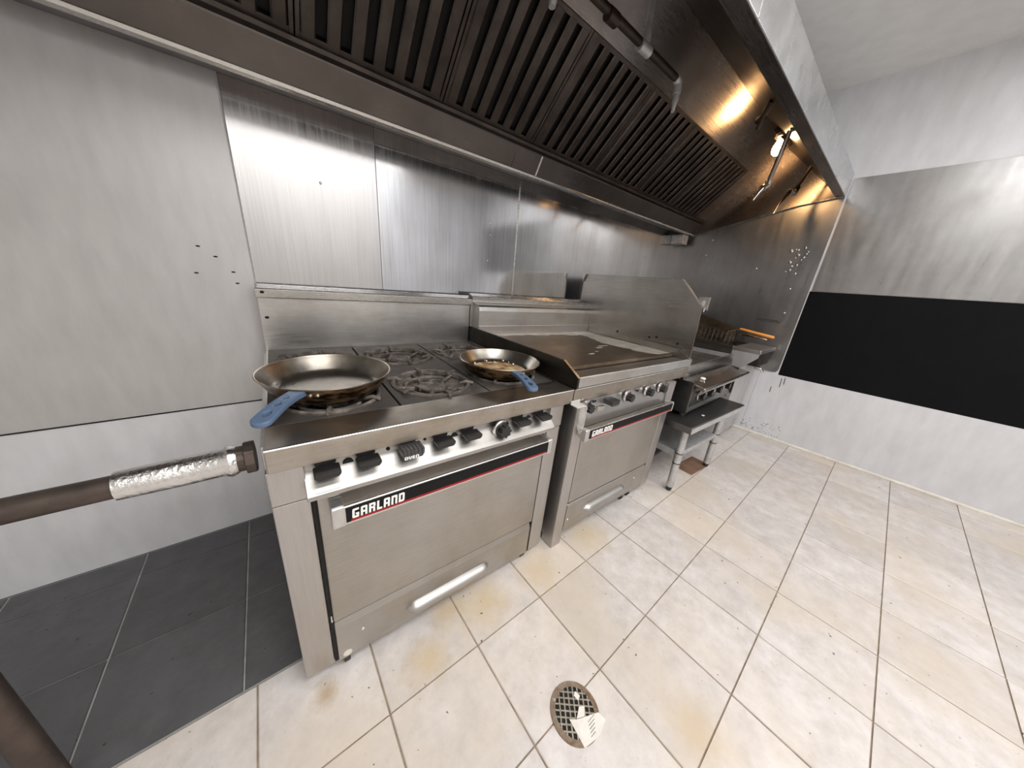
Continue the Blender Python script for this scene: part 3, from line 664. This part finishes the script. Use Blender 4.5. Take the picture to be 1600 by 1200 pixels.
# ------------------------------------------------------------------ frying pans
def frying_pan(c, R, zb, hz, ang, label, inmat, tilt=(0, 0)):
    loc = RR @ Vector((c[0], c[1], zb))
    rt = RR @ Matrix.Rotation(tilt[0], 3, 'X') @ Matrix.Rotation(tilt[1], 3, 'Y')
    p = empty('frying_pan', loc, rt, label, 'frying pan', 'steel frying pans on the range')
    k = R / 0.170
    prof_o = [(1e-6, 0.0), (0.124*k, 0.0), (0.134*k, 0.003), (0.143*k, 0.012), (0.161*k, hz - 0.012), (0.1675*k, hz - 0.002)]
    MB().lathe(prof_o, (0, 0, 0), 64, cap=False).build('pan_body', 'pan_out', p, smooth=True)
    MB().lathe([(0.1660*k, hz - 0.002), (0.159*k, hz - 0.012), (0.141*k, 0.015), (0.132*k, 0.0068), (0.122*k, 0.0045), (0.119*k, 0.005)], (0, 0, 0), 64, cap=False).build('pan_wall_inside', 'pan_in', p, smooth=True)
    MB().lathe([(0.120*k, 0.005), (0.06*k, 0.0042), (1e-6, 0.004)], (0, 0, 0), 64, cap=False).build('pan_floor', inmat, p, smooth=True)
    MB().lathe([(0.1635*k, hz - 0.003), (0.1655*k, hz), (0.168*k, hz + 0.0008), (0.170*k, hz - 0.001), (0.168*k, hz - 0.004)], (0, 0, 0), 72, 'z', True).build('rim', 'pan_rim', p, smooth=True)
    # handle: outline with three slots, filled 2D curve
    cu = bpy.data.curves.new('handle_outline', 'CURVE'); cu.dimensions = '2D'; cu.fill_mode = 'BOTH'
    cu.extrude = 0.0045; cu.bevel_depth = 0.003; cu.bevel_resolution = 3
    def spl(pts):
        s_ = cu.splines.new('POLY'); s_.points.add(len(pts) - 1); s_.use_cyclic_u = True
        for q, (a, b2) in enumerate(pts): s_.points[q].co = (a, b2, 0, 1)
    L = 0.150
    out = [(0.0, -0.0135), (0.012, -0.0135), (0.030, -0.0125), (0.070, -0.0130), (0.120, -0.0150)]
    cap = [(L - 0.0145 + 0.0145*math.sin(a), -0.0152*math.cos(a)) for a in [PI*q/10 for q in range(11)]]
    spl(out + cap + [(x, -y) for x, y in reversed(out)])
    for x0, x1, hw in ((0.034, 0.058, 0.0085), (0.062, 0.094, 0.0095), (0.097, 0.133, 0.0105)):
        spl([(x0, 0)] + [((x0+x1)/2 + (x1-x0)/2*math.sin(a), -hw*math.cos(a)) for a in (0.0, 0.6, 1.2)] + [(x1, 0)] + [((x0+x1)/2 + (x1-x0)/2*math.sin(a), hw*math.cos(a)) for a in (1.2, 0.6, 0.0)])
    tmp = bpy.data.objects.new('tmp', cu); COL.objects.link(tmp)
    dg = bpy.context.evaluated_depsgraph_get(); dg.update()
    me = bpy.data.meshes.new_from_object(tmp.evaluated_get(dg)); bpy.data.objects.remove(tmp); bpy.data.curves.remove(cu)
    me.materials.clear(); me.materials.append(M['blue_silicone'])
    bmx = bmesh.new(); bmx.from_mesh(me); bmesh.ops.remove_doubles(bmx, verts=bmx.verts, dist=1e-5)
    bmesh.ops.subdivide_edges(bmx, edges=[e for e in bmx.edges if e.calc_length() > 0.02], cuts=2)
    ca, sa = math.cos(ang), math.sin(ang)
    for v in bmx.verts:
        x, y, z = v.co
        zz = hz - 0.010 + z*(1 - 0.25*x/L) + 0.006*math.sin(PI*x/L) - 0.06*x
        r_ = 0.163*k + x
        v.co = (r_*ca - y*1.08*sa, r_*sa + y*1.08*ca, zz)
    bmx.to_mesh(me); bmx.free()
    me.polygons.foreach_set('use_smooth', [True]*len(me.polygons)); me.set_sharp_from_angle(angle=math.radians(50))
    link('handle_sleeve', me, p)
    for q in (-1, 1):
        a = ang + 0.20 + 0.05*q
        MB().sphere((0.157*k*math.cos(a), 0.157*k*math.sin(a), hz - 0.018), 0.006, 12, 6).build('rivet', 'pan_rim', p, smooth=True)
    return p
frying_pan((0.155, 0.300), 0.172, 0.8105, 0.056, math.radians(-120), 'large empty frying pan with blue handle over the left front burner', 'pan_in')
p2 = frying_pan((0.757, 0.272), 0.163, 0.8105, 0.052, math.radians(-103), 'frying pan with blue handle and burnt food residue beside the griddle', 'pan_food')
random.seed(5)
for q in range(9):
    a = random.uniform(0.3, 2.2); rr = random.uniform(0.09, 0.125)
    MB().sphere((rr*math.cos(a), rr*math.sin(a), 0.008 + 0.6*max(0, rr-0.118)), random.uniform(0.002, 0.0045), 8, 5).build('crumb', 'white_plastic', p2, smooth=True)

# ------------------------------------------------------------------ gas pipe at the left of the range
gpz, gpy = 0.7575, 0.055
g = empty('gas_pipe', (-0.42, 0.0, 0.0), None, 'dark gas supply pipe with silver foil wrap entering the left of the six-burner range', 'pipe')
GO = (-0.42, 0.0, 0.0)
MB().tube([(-0.42, gpy, 0.002), (-0.42, gpy, 0.66), (-0.415, gpy, 0.70), (-0.39, gpy, 0.745), (-0.35, gpy, gpz), (-0.09, gpy, gpz)], 0.021, 18).build('pipe', 'pipe_iron', g, smooth=True, off=GO)
MB().tube([(-0.042, gpy, gpz), (-0.007, gpy, gpz)], 0.027, 18).tube([(-0.024, gpy, gpz), (-0.0065, gpy, gpz)], 0.036, 8).build('coupling', 'pipe_iron', g, 0.002, off=GO)
MB().tube([(-0.20, gpy, gpz), (-0.12, gpy, gpz), (-0.060, gpy, gpz), (-0.048, gpy, gpz), (-0.036, gpy, gpz)], 0.03, 16, rs=[0.026, 0.0285, 0.0285, 0.034, 0.029]).build('foil_wrap', 'foil', g, smooth=True, off=GO)

# ------------------------------------------------------------------ equipment stand, broiler and fryer on the right
TR = Matrix.Rotation(math.radians(-2.7), 3, 'Z')
ST0 = Vector((1.795, -0.205, 0))
st = empty('equipment_stand', ST0, TR, 'low dark-topped steel equipment stand right of the griddle range', 'stand')
MB().prism([(0.0, 0.430), (0.0, 0.466), (0.004, 0.470), (0.75, 0.470), (0.75, 0.430)], 0.0, 0.775, 'x').build('stand_top', 'stand_top', st, 0.002)
MB().prism([(-0.0012, 0.431), (-0.0012, 0.463), (0.0, 0.463), (0.0, 0.431)], 0.001, 0.774, 'x').build('front_edge', 'galv', st)
MB().prism([(0.05, 0.235), (0.042, 0.262), (0.05, 0.268), (0.66, 0.268), (0.66, 0.228), (0.06, 0.228)], 0.07, 0.57, 'x').build('shelf', 'galv', st, 0.003)
for x, y in ((0.072, 0.055), (0.590, 0.055), (0.072, 0.66), (0.590, 0.66)):
    lg = MB().tube([(x, y, 0.03), (x, y, 0.43)], 0.0205, 18).build('leg', 'galv', st, smooth=True)
    MB().tube([(x, y, 0.001), (x, y, 0.018), (x, y, 0.034)], 0.018, 16, rs=[0.013, 0.017, 0.018]).build('foot', 'rubber', lg, smooth=True)
    for z0 in (0.195, 0.262): MB().tube([(x, y, z0), (x, y, z0 + 0.006)], 0.0225, 18).build('collar', 'pipe_iron', lg, smooth=True)
    MB().tube([(x, y, 0.201), (x, y, 0.262)], 0.0215, 18).build('sleeve', 'galv', lg, smooth=True)

BO = Vector((1.915, -0.11, 0.4705))
br = empty('countertop_broiler', BO, None, 'countertop gas broiler with a front drip ledge and four knobs on the low stand', 'broiler')
O3 = tuple(BO)
def B3(name, mat, *e, bevel=0.0015, parent=None): return MB().box(*e).build(name, mat, parent or br, bevel, off=O3)
B3('side_panel', 'mid_steel', 1.915, 1.923, -0.113, 0.60, 0.492, 0.690, bevel=0.002)
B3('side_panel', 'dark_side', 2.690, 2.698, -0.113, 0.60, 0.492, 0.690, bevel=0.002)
for x in (1.945, 2.665):
    for y in (-0.08, 0.55): MB().tube([(x, y, 0.4708), (x, y, 0.494)], 0.016, 12).build('foot', 'rubber', br, off=O3)
MB().prism([(-0.106, 0.492), (-0.100, 0.52), (-0.112, 0.66), (-0.09, 0.665), (-0.06, 0.492)], 1.924, 2.690, 'x').build('front_panel', 'mid_steel', br, 0.002, off=O3)
B3('bottom_tray', 'void', 1.924, 2.690, -0.06, 0.60, 0.492, 0.500)
B3('inner_box', 'void', 1.924, 2.690, -0.058, 0.60, 0.500, 0.688, bevel=0)
MB().prism([(-0.172, 0.650), (-0.176, 0.664), (-0.168, 0.670), (-0.050, 0.692), (-0.046, 0.768), (-0.038, 0.771), (-0.030, 0.766), (-0.036, 0.684), (-0.160, 0.660), (-0.158, 0.648)], 1.918, 2.735, 'x').build('drip_ledge', 'splash_steel', br, 0.0015, off=O3)
MB().prism([(-0.176, 0.652), (-0.178, 0.660), (-0.150, 0.656), (-0.135, 0.615), (-0.142, 0.615)], 1.930, 2.60, 'x').build('knob_guard', 'bright_steel', br, 0.001, off=O3)
for x in (2.058, 2.188, 2.335, 2.505): star_knob(br, x, -0.108, 0.585, 0.033, O3, 'broiler_knob')
bt = MB()
B3('top_rim', 'splash_steel', 1.915, 2.698, -0.030, 0.60, 0.688, 0.735)
for k in range(16):
    B3('grate_bar', 'iron', 1.935 + k*0.047, 1.955 + k*0.047, -0.022, 0.59, 0.735, 0.748)
B3('back_rim', 'splash_steel', 1.915, 2.698, 0.60, 0.615, 0.492, 0.84)
tg_ = tag(MB().sphere((0, 0, 0.006), 0.013, 12, 8, (1.3, 1.0, 0.5)).tube([(0, -0.008, 0.006), (-0.012, -0.030, 0.004), (-0.022, -0.052, 0.002)], 0.0022, 8).build('plastic_tag', 'white_plastic', None, smooth=True), 'small white plastic tag lying on the broiler drip ledge', 'tag')
tg_.location = (2.075, -0.098, 0.6838); tg_.rotation_euler = (math.radians(10.5), 0, math.radians(-35))
for x, y in ((2.05, -0.245),):
    o = tag(MB().prism([(-0.010, -0.006), (0.009, -0.008), (0.012, 0.004), (-0.004, 0.008)], 0, 0.002, 'z').build('paper_scrap', 'paper'), 'tiny pale paper scrap on the dark stand top', 'scrap')
    o.location = (2.06, -0.16, 0.4702)

FO = Vector((3.17, -0.06, 0.0))
fr = empty('deep_fryer', FO, None, 'light stainless deep fryer between the broiler and the right wall', 'fryer')
O4 = tuple(FO)
def B4(name, mat, *e, bevel=0.002, parent=None): return MB().box(*e).build(name, mat, parent or fr, bevel, off=O4)
B4('cabinet', 'wall_left_grey', 2.955, 3.385, -0.058, 0.72, 0.03, 0.735, bevel=0.004)
for x in (2.98, 3.36):
    for y in (-0.03, 0.69): MB().tube([(x, y, 0.0006), (x, y, 0.032)], 0.016, 12).build('foot', 'rubber', fr, off=O4)
B4('kick_panel', 'galv', 2.965, 3.375, -0.060, -0.056, 0.04, 0.13)
MB().prism([(-0.155, 0.770), (-0.157, 0.796), (-0.150, 0.801), (0.03, 0.801), (0.03, 0.770)], 2.952, 3.400, 'x').build('front_shelf', 'post_steel', fr, 0.004, off=O4)
B4('shelf_support', 'dark_side', 3.05, 3.36, -0.14, -0.06, 0.66, 0.770)
MB().prism([(-0.150, 0.770), (-0.150, 0.745), (-0.058, 0.640), (0.03, 0.640), (0.03, 0.770)], 2.9485, 2.9545, 'x').build('side_bracket', 'wall_left_grey', fr, 0.001, off=O4)
MB().tube([(3.20, -0.10, 0.64), (3.20, -0.14, 0.63), (3.22, -0.155, 0.60)], 0.010, 10).build('drain_valve', 'chrome', fr, smooth=True, off=O4)
pot = MB(); pot.box(2.955, 2.985, 0.03, 0.72, 0.735, 0.802); pot.box(3.355, 3.385, 0.03, 0.72, 0.735, 0.802); pot.box(2.955, 3.385, 0.69, 0.72, 0.735, 0.802)
pot.build('pot_rim', 'splash_steel', fr, 0.002, off=O4)
B4('oil_surface', 'grime_steel', 2.985, 3.355, 0.03, 0.69, 0.735, 0.742)
MB().prism([(0.16, 0.80), (0.16, 0.908), (0.47, 0.990), (0.715, 0.995), (0.715, 0.80)], 3.372, 3.384, 'x').build('side_splash', 'grime_steel', fr, 0.001, off=O4)
B4('flue', 'grime_steel', 2.97, 3.37, 0.695, 0.722, 0.80, 0.99)

def fry_basket(x, y, z, label, handle_mat, tilt, hl=0.24):
    b_ = empty('fry_basket', (x, y, z), Matrix.Rotation(tilt, 3, 'X'), label, 'fry basket', 'wire baskets on the fryer')
    L, Wd, D = 0.27, 0.13, 0.11
    fr_ = MB().tube([(-Wd/2, 0, 0), (Wd/2, 0, 0), (Wd/2, L, 0), (-Wd/2, L, 0), (-Wd/2, 0.0005, 0)], 0.003, 8)
    fr_.build('basket_rim', 'pipe_steel', b_, smooth=True)
    wr = MB()
    for k in range(9):
        yy = L*k/8; wr.tube([(-Wd/2, yy, 0), (-Wd/2 + 0.008, yy, -D), (Wd/2 - 0.008, yy, -D), (Wd/2, yy, 0)], 0.0012, 5)
    for k in range(5):
        xx = -Wd/2 + Wd*k/4; wr.tube([(xx, 0, 0), (xx, 0.006, -D), (xx, L - 0.006, -D), (xx, L, 0)], 0.0012, 5)
    for k in range(1, 5):
        zz = -D*k/5; wr.tube([(-Wd/2, 0, zz), (Wd/2, 0, zz), (Wd/2, L, zz), (-Wd/2, L, zz), (-Wd/2, 0.0005, zz)], 0.0012, 5)
    wr.build('wire_mesh', 'pipe_steel', b_)
    MB().tube([(-0.022, 0.0, 0), (-0.010, -0.06, 0.03), (0.010, -0.06, 0.03), (0.022, 0.0, 0)], 0.0035, 8).build('handle_wire', 'pipe_steel', b_, smooth=True)
    MB().tube([(0, -0.055, 0.03), (0, -0.075, 0.031), (0, -0.17, 0.024), (0, -hl + 0.012, 0.018), (0, -hl, 0.017)], 0.01, 12, rs=[0.007, 0.0085, 0.0095, 0.0115, 0.006]).build('grip', handle_mat, b_, smooth=True)
    return b_
fry_basket(3.06, 0.11, 0.905, 'fry basket with an orange grip resting on the fryer', 'orange_vinyl', math.radians(4), 0.29)
fry_basket(3.22, 0.13, 0.850, 'wire fry basket with a dull bare grip set behind the orange one', 'pipe_steel', math.radians(1), 0.24)

# brown board on the floor under the stand
o = tag(MB().box(-0.13, 0.13, -0.062, 0.062, 0.0, 0.003).build('floor_board', 'brown_board', None, 0.0008), 'brown square board on the tiles under the equipment stand', 'board')
o.location = (2.305, -0.118, 0.0004); o.rotation_euler = (0, 0, math.radians(-4))

# wall box beside the splash guard and small box in the hood corner
wb = empty('wall_outlet_box', (WX - 0.006, 0.50, 1.09), None, 'grey steel electrical box on the right wall behind the splash guard', 'box')
MB().box(-0.012, 0, -0.046, 0.050, -0.06, 0.062).build('cover', 'galv', wb, 0.002)
MB().tube([(-0.012, -0.03, -0.04), (-0.05, -0.035, -0.045), (-0.055, -0.035, -0.075)], 0.006, 8).build('cord_clip', 'galv', wb, smooth=True)
MB().box(-0.0145, -0.012, -0.014, 0.018, -0.022, 0.028).build('receptacle', 'base_strip', wb, 0.001)
hb = tag(MB().box(3.235, 3.345, 0.765, 0.8735, 1.615, 1.6935).build('corner_box', 'galv', None, 0.003), 'small square steel box under the hood in the wall corner', 'box')

# ------------------------------------------------------------------ exhaust hood
hd = empty('exhaust_hood', (1.3, 0.88, 1.7), None, 'long stainless exhaust hood above both ranges', 'hood')
HO = (1.3, 0.88, 1.7)
hx1 = WX - 0.012
def HP(name, mat, pts, x0=HX0, x1=hx1, bevel=0.0012): return MB().prism(pts, x0, x1, 'x').build(name, mat, hd, bevel, off=HO)
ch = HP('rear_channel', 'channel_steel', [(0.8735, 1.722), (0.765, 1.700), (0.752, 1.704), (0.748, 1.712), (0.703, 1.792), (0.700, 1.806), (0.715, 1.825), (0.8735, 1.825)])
HP('channel_lip', 'bright_steel', [(0.7650, 1.6985), (0.7505, 1.7025), (0.7465, 1.7115), (0.7440, 1.7105), (0.7480, 1.7005), (0.7640, 1.6962)])
HP('filter_track', 'filter_steel', [(0.706, 1.796), (0.684, 1.802), (0.676, 1.812), (0.694, 1.828), (0.71, 1.815)])
for x in (1.150,):
    HP('channel_seam', 'void', [(0.7475, 1.7135), (0.7035, 1.7925), (0.7030, 1.7922), (0.7470, 1.7132)], x, x + 0.003, 0)
HP('channel_seam', 'bright_steel', [(0.7475, 1.7135), (0.7035, 1.7925), (0.7025, 1.7920), (0.7465, 1.7130)], 1.318, 1.328, 0)
HP('upper_panel', 'hood_steel', [(0.362, 2.118), (0.200, 2.285), (0.205, 2.290), (0.368, 2.122)])
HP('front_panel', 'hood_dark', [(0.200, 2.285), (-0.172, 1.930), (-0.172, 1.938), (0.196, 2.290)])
HP('front_lip', 'hood_steel', [(-0.166, 1.912), (-0.2195, 1.909), (-0.2195, 1.922), (-0.172, 1.940), (-0.166, 1.936)])
HP('fascia', 'hood_outer', [(-0.219, 1.909), (-0.2225, 1.911), (-0.2225, 2.052), (-0.205, 2.060), (-0.205, 2.052), (-0.219, 2.048)])
HP('fascia_seam', 'bright_steel', [(-0.2225, 1.912), (-0.2235, 1.912), (-0.2235, 2.05), (-0.2225, 2.05)], 1.262, 1.266, 0)
HP('top_cover', 'hood_outer', [(-0.215, 2.05), (-0.205, 2.06), (0.20, 2.42), (0.8735, 2.42), (0.8735, 2.41), (0.20, 2.41)])
for x0, x1 in ((hx1 - 0.004, hx1 + 0.006), (HX0 - 0.008, HX0 + 0.002)):
    HP('end_panel', 'hood_steel', [(0.8735, 1.724), (0.765, 1.6985), (0.018, 1.8785), (-0.2195, 1.910), (-0.2225, 2.05), (0.20, 2.41), (0.8735, 2.41)], x0, x1)
HP('filler_panel', 'hood_steel', [(0.690, 1.826), (0.362, 2.118), (0.366, 2.123), (0.694, 1.831)], 3.212, hx1)
HP('end_flange', 'bright_steel', [(0.765, 1.6965), (0.018, 1.8765), (-0.21, 1.907), (-0.21, 1.911), (0.018, 1.8805), (0.765, 1.7005)], hx1 - 0.018, hx1 - 0.004)

# baffle filters, leaning between the track and the upper panel
P0 = Vector((0, 0.688, 1.8205)); P1 = Vector((0, 0.362, 2.1165))
u = (P1 - P0).normalized(); FL = (P1 - P0).length
FR = Matrix.Rotation(math.atan2(u.z, u.y), 3, 'X')
FW = 0.4935
ORD = ['first', 'second', 'third', 'fourth', 'fifth', 'sixth', 'seventh', 'eighth']
fw = FW - 0.004
bars_x = [0.034 + k*(fw - 0.068)/6 for k in range(7)]
fm = MB()
fm.box(0, 0.012, 0, FL, -0.030, 0.0).box(fw - 0.012, fw, 0, FL, -0.030, 0.0)
fm.box(0.012, fw - 0.012, 0, 0.016, -0.030, -0.001).box(0.012, fw - 0.012, FL - 0.016, FL, -0.030, -0.001)
f_frame = fm.mesh('filter_frame'); f_frame.materials.append(M['filter_steel'])
bk = MB().box(0.010, fw - 0.010, 0.01, FL - 0.01, -0.034, -0.030).mesh('backing'); bk.materials.append(M['filter_back'])
hw = 0.0205
bf = MB().prism([(-hw, -0.016), (-hw, -0.003), (-hw + 0.005, 0.001), (hw - 0.005, 0.001), (hw, -0.003), (hw, -0.016), (hw - 0.003, -0.016), (hw - 0.003, -0.004), (-hw + 0.003, -0.004), (-hw + 0.003, -0.016)], 0.014, FL - 0.014, 'y').mesh('baffle'); bf.materials.append(M['filter_steel'])
rb = MB().prism([(-0.017, -0.028), (0.017, -0.028), (0.017, -0.020), (0.014, -0.020), (0.014, -0.025), (-0.014, -0.025), (-0.014, -0.020), (-0.017, -0.020)], 0.022, FL - 0.022, 'y').mesh('rear_baffle'); rb.materials.append(M['filter_back'])
for k in range(8):
    x = 3.210 - (k + 1)*FW
    if x < HX0: break
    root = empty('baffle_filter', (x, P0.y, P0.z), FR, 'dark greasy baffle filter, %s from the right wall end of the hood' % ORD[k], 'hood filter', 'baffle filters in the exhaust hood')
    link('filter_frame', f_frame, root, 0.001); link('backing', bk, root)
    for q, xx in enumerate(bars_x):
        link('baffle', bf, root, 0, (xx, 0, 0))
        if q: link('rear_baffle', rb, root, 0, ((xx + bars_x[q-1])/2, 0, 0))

# hood lamp
LB = Vector((2.80, 0.088, 2.17))
hl = empty('hood_lamp', LB, None, 'glowing bare bulb in a socket on the hood inside near the right wall', 'lamp')
O5 = tuple(LB)
MB().prism([(0.035, 2.124), (0.115, 2.201), (0.130, 2.186), (0.050, 2.109)], 2.74, 2.86, 'x').build('junction_box', 'pipe_dark', hl, 0.003, off=O5)
MB().lathe([(0.030, 2.168), (0.034, 2.154), (0.034, 2.146), (0.024, 2.138), (0.018, 2.132)], (2.768, 0.084, 0), 24).build('socket', 'nickel', hl, smooth=True, off=O5)
MB().lathe([(0.013, 2.136), (0.016, 2.124), (0.026, 2.103), (0.030, 2.082), (0.026, 2.062), (0.014, 2.050), (1e-6, 2.047)], (2.768, 0.084, 0), 28).build('bulb', 'bulb_glow', hl, smooth=True, off=O5)

# fire-suppression pipes
def piping(name, label, root_pt, parts):
    r_ = empty(name, root_pt, None, label, 'pipe', 'fire suppression pipes in the hood')
    for nm, mat, path, rad, kw in parts:
        MB().tube(path, rad, 14, **kw).build(nm, mat, r_, smooth=True, off=tuple(root_pt))
    return r_
py = 0.12
piping('suppression_pipe', 'dark suppression pipe running along the hood with a nozzle elbow and a hanger rod', (1.29, py, 1.97), [
    ('pipe', 'pipe_dark', [(-0.30, py, 1.962), (1.48, py, 1.976)], 0.013, {}),
    ('coupling', 'pipe_dark', [(1.020, py, 1.966), (1.065, py, 1.967)], 0.019, {}),
    ('tee', 'galv', [(1.205, py, 1.969), (1.265, py, 1.970)], 0.018, {}),
    ('riser', 'galv', [(1.237, py, 1.972), (1.240, py, 2.195)], 0.011, {}),
    ('riser_collar', 'galv', [(1.237, py, 1.985), (1.2375, py, 2.012)], 0.016, {}),
    ('elbow', 'galv', [(1.474, py, 1.976), (1.500, py, 1.972), (1.506, py, 1.950), (1.506, py, 1.935)], 0.0155, {}),
    ('nozzle', 'galv', [(1.506, py, 1.938), (1.505, py, 1.915), (1.503, py, 1.895), (1.502, py, 1.874)], 0.011, {'rs': [0.011, 0.013, 0.009, 0.007]}),
    ('nozzle', 'galv', [(0.79, py, 1.962), (0.79, py, 1.93), (0.79, py, 1.90), (0.79, py, 1.875)], 0.012, {'rs': [0.012, 0.012, 0.014, 0.010]}),
])
piping('suppression_pipe', 'short black drop pipe with a valve left of the glowing bulb', (2.05, -0.05, 2.05), [
    ('pipe', 'pipe_dark', [(2.035, -0.055, 2.040), (2.09, -0.02, 2.015), (2.119, 0.0, 1.972)], 0.012, {}),
    ('valve_body', 'pipe_dark', [(2.098, -0.014, 2.004), (2.150, 0.02, 2.022)], 0.016, {}),
])
piping('suppression_pipe', 'drop pipe below the bulb ending in an elbow and thin nozzle', (2.43, -0.05, 2.04), [
    ('pipe', 'pipe_steel', [(2.425, -0.05, 2.045), (2.505, 0.0, 1.825)], 0.012, {}),
    ('elbow', 'pipe_steel', [(2.500, -0.002, 1.838), (2.507, 0.001, 1.812), (2.485, 0.008, 1.800), (2.462, 0.012, 1.790)], 0.017, {}),
    ('nozzle', 'chrome', [(2.468, 0.011, 1.792), (2.450, 0.02, 1.765), (2.428, 0.03, 1.722)], 0.010, {'rs': [0.012, 0.010, 0.005]}),
])
piping('suppression_pipe', 'rightmost drop pipe with elbow, closest to the right wall panel', (3.14, 0.0, 2.04), [
    ('pipe', 'pipe_steel', [(3.150, -0.03, 2.060), (3.130, 0.0, 1.955), (3.105, 0.0, 1.920)], 0.012, {}),
    ('elbow', 'pipe_steel', [(3.120, 0.0, 1.935), (3.085, 0.0, 1.892), (3.030, 0.0, 1.895), (2.975, 0.0, 1.880)], 0.018, {}),
    ('nozzle', 'pipe_steel', [(2.985, 0.0, 1.885), (2.90, 0.0, 1.828), (2.845, 0.0, 1.780), (2.780, 0.0, 1.708)], 0.011, {'rs': [0.014, 0.012, 0.011, 0.005]}),
])

# ------------------------------------------------------------------ floor drain
DC = Vector((0.588, -0.488, 0.0))
dn = empty('floor_drain', DC, Matrix.Rotation(math.radians(50), 3, 'Z'), 'round brass-coloured floor drain with a square-hole grate', 'drain')
RD = 0.071
MB().lathe([(RD, -0.0005), (RD, 0.0018), (RD*0.985, 0.0028), (RD*0.93, 0.0026), (RD*0.93, -0.0005)], (0, 0, 0), 56, 'z', True).build('outer_ring', 'rust_rim', dn, smooth=True)
MB().lathe([(1e-6, 0.0006), (RD*0.93, 0.0006), (RD*0.93, 0.0002)], (0, 0, 0), 40).build('sump', 'void', dn)
gm = MB(); pitch = 0.0142; nbar = 4
Rg = RD*0.80
for k in range(-nbar, nbar + 1):
    c = k*pitch
    if abs(c) < Rg:
        h = math.sqrt(Rg*Rg - c*c) + 0.003
        gm.box(c - 0.0019, c + 0.0019, -h, h, 0.0012, 0.0026); gm.box(-h, h, c - 0.0019, c + 0.0019, 0.0011, 0.0025)
gm.build('grate', 'nickel', dn)
MB().lathe([(RD*0.80, 0.0010), (RD*0.80, 0.0027), (RD*0.94, 0.0027), (RD*0.94, 0.0010)], (0, 0, 0), 56, 'z', True).build('grate_rim', 'rust_rim', dn, smooth=True)
for a in (1.2, 1.2 + PI): MB().lathe([(1e-6, 0.0032), (0.004, 0.0032), (0.0045, 0.0026)], (RD*0.87*math.cos(a), RD*0.87*math.sin(a), 0), 14).build('screw', 'nickel', dn)

def sheet(name, pts, z, mat, label, cat, loc, rz):
    mb = MB(); mb.v = [(x, y, zz) for x, y, zz in pts] + [(x, y, zz + 0.0006) for x, y, zz in pts]
    n = len(pts)
    mb.f = [tuple(range(n - 1, -1, -1)), tuple(range(n, 2*n))] + [(k, (k+1) % n, n + (k+1) % n, n + k) for k in range(n)]
    o = mb.build(name, mat); o.location = loc; o.rotation_euler = (0, 0, rz); return tag(o, label, cat)
rc = sheet('paper_receipt', [(0.562, -0.489, 0.0), (0.577, -0.503, 0.004), (0.640, -0.530, 0.003), (0.646, -0.552, 0.001), (0.606, -0.562, 0.001), (0.553, -0.552, 0.0)], 0, 'paper', 'crumpled white paper slip lying on the floor drain', 'paper', (0, 0, 0.0032), 0)
MB().prism([(0.578, -0.502), (0.603, -0.489), (0.618, -0.497), (0.600, -0.512)], 0.0042, 0.0052, 'z').build('folded_corner', 'paper', rc)
tx_ = MB()
for k in range(5):
    tx_.box(0.600 - k*0.004, 0.626 - k*0.006, -0.5265 - k*0.006, -0.5255 - k*0.006, 0.0046 - 0.0004*k, 0.0049 - 0.0004*k)
tx_.build('print_lines', 'fridge_grey', rc)
sheet('paper_chip', [(0.612, -0.462, 0), (0.623, -0.458, 0.001), (0.627, -0.474, 0.001), (0.614, -0.478, 0)], 0, 'paper', 'small white paper chip on the edge of the floor drain', 'paper', (0, 0, 0.0032), 0)
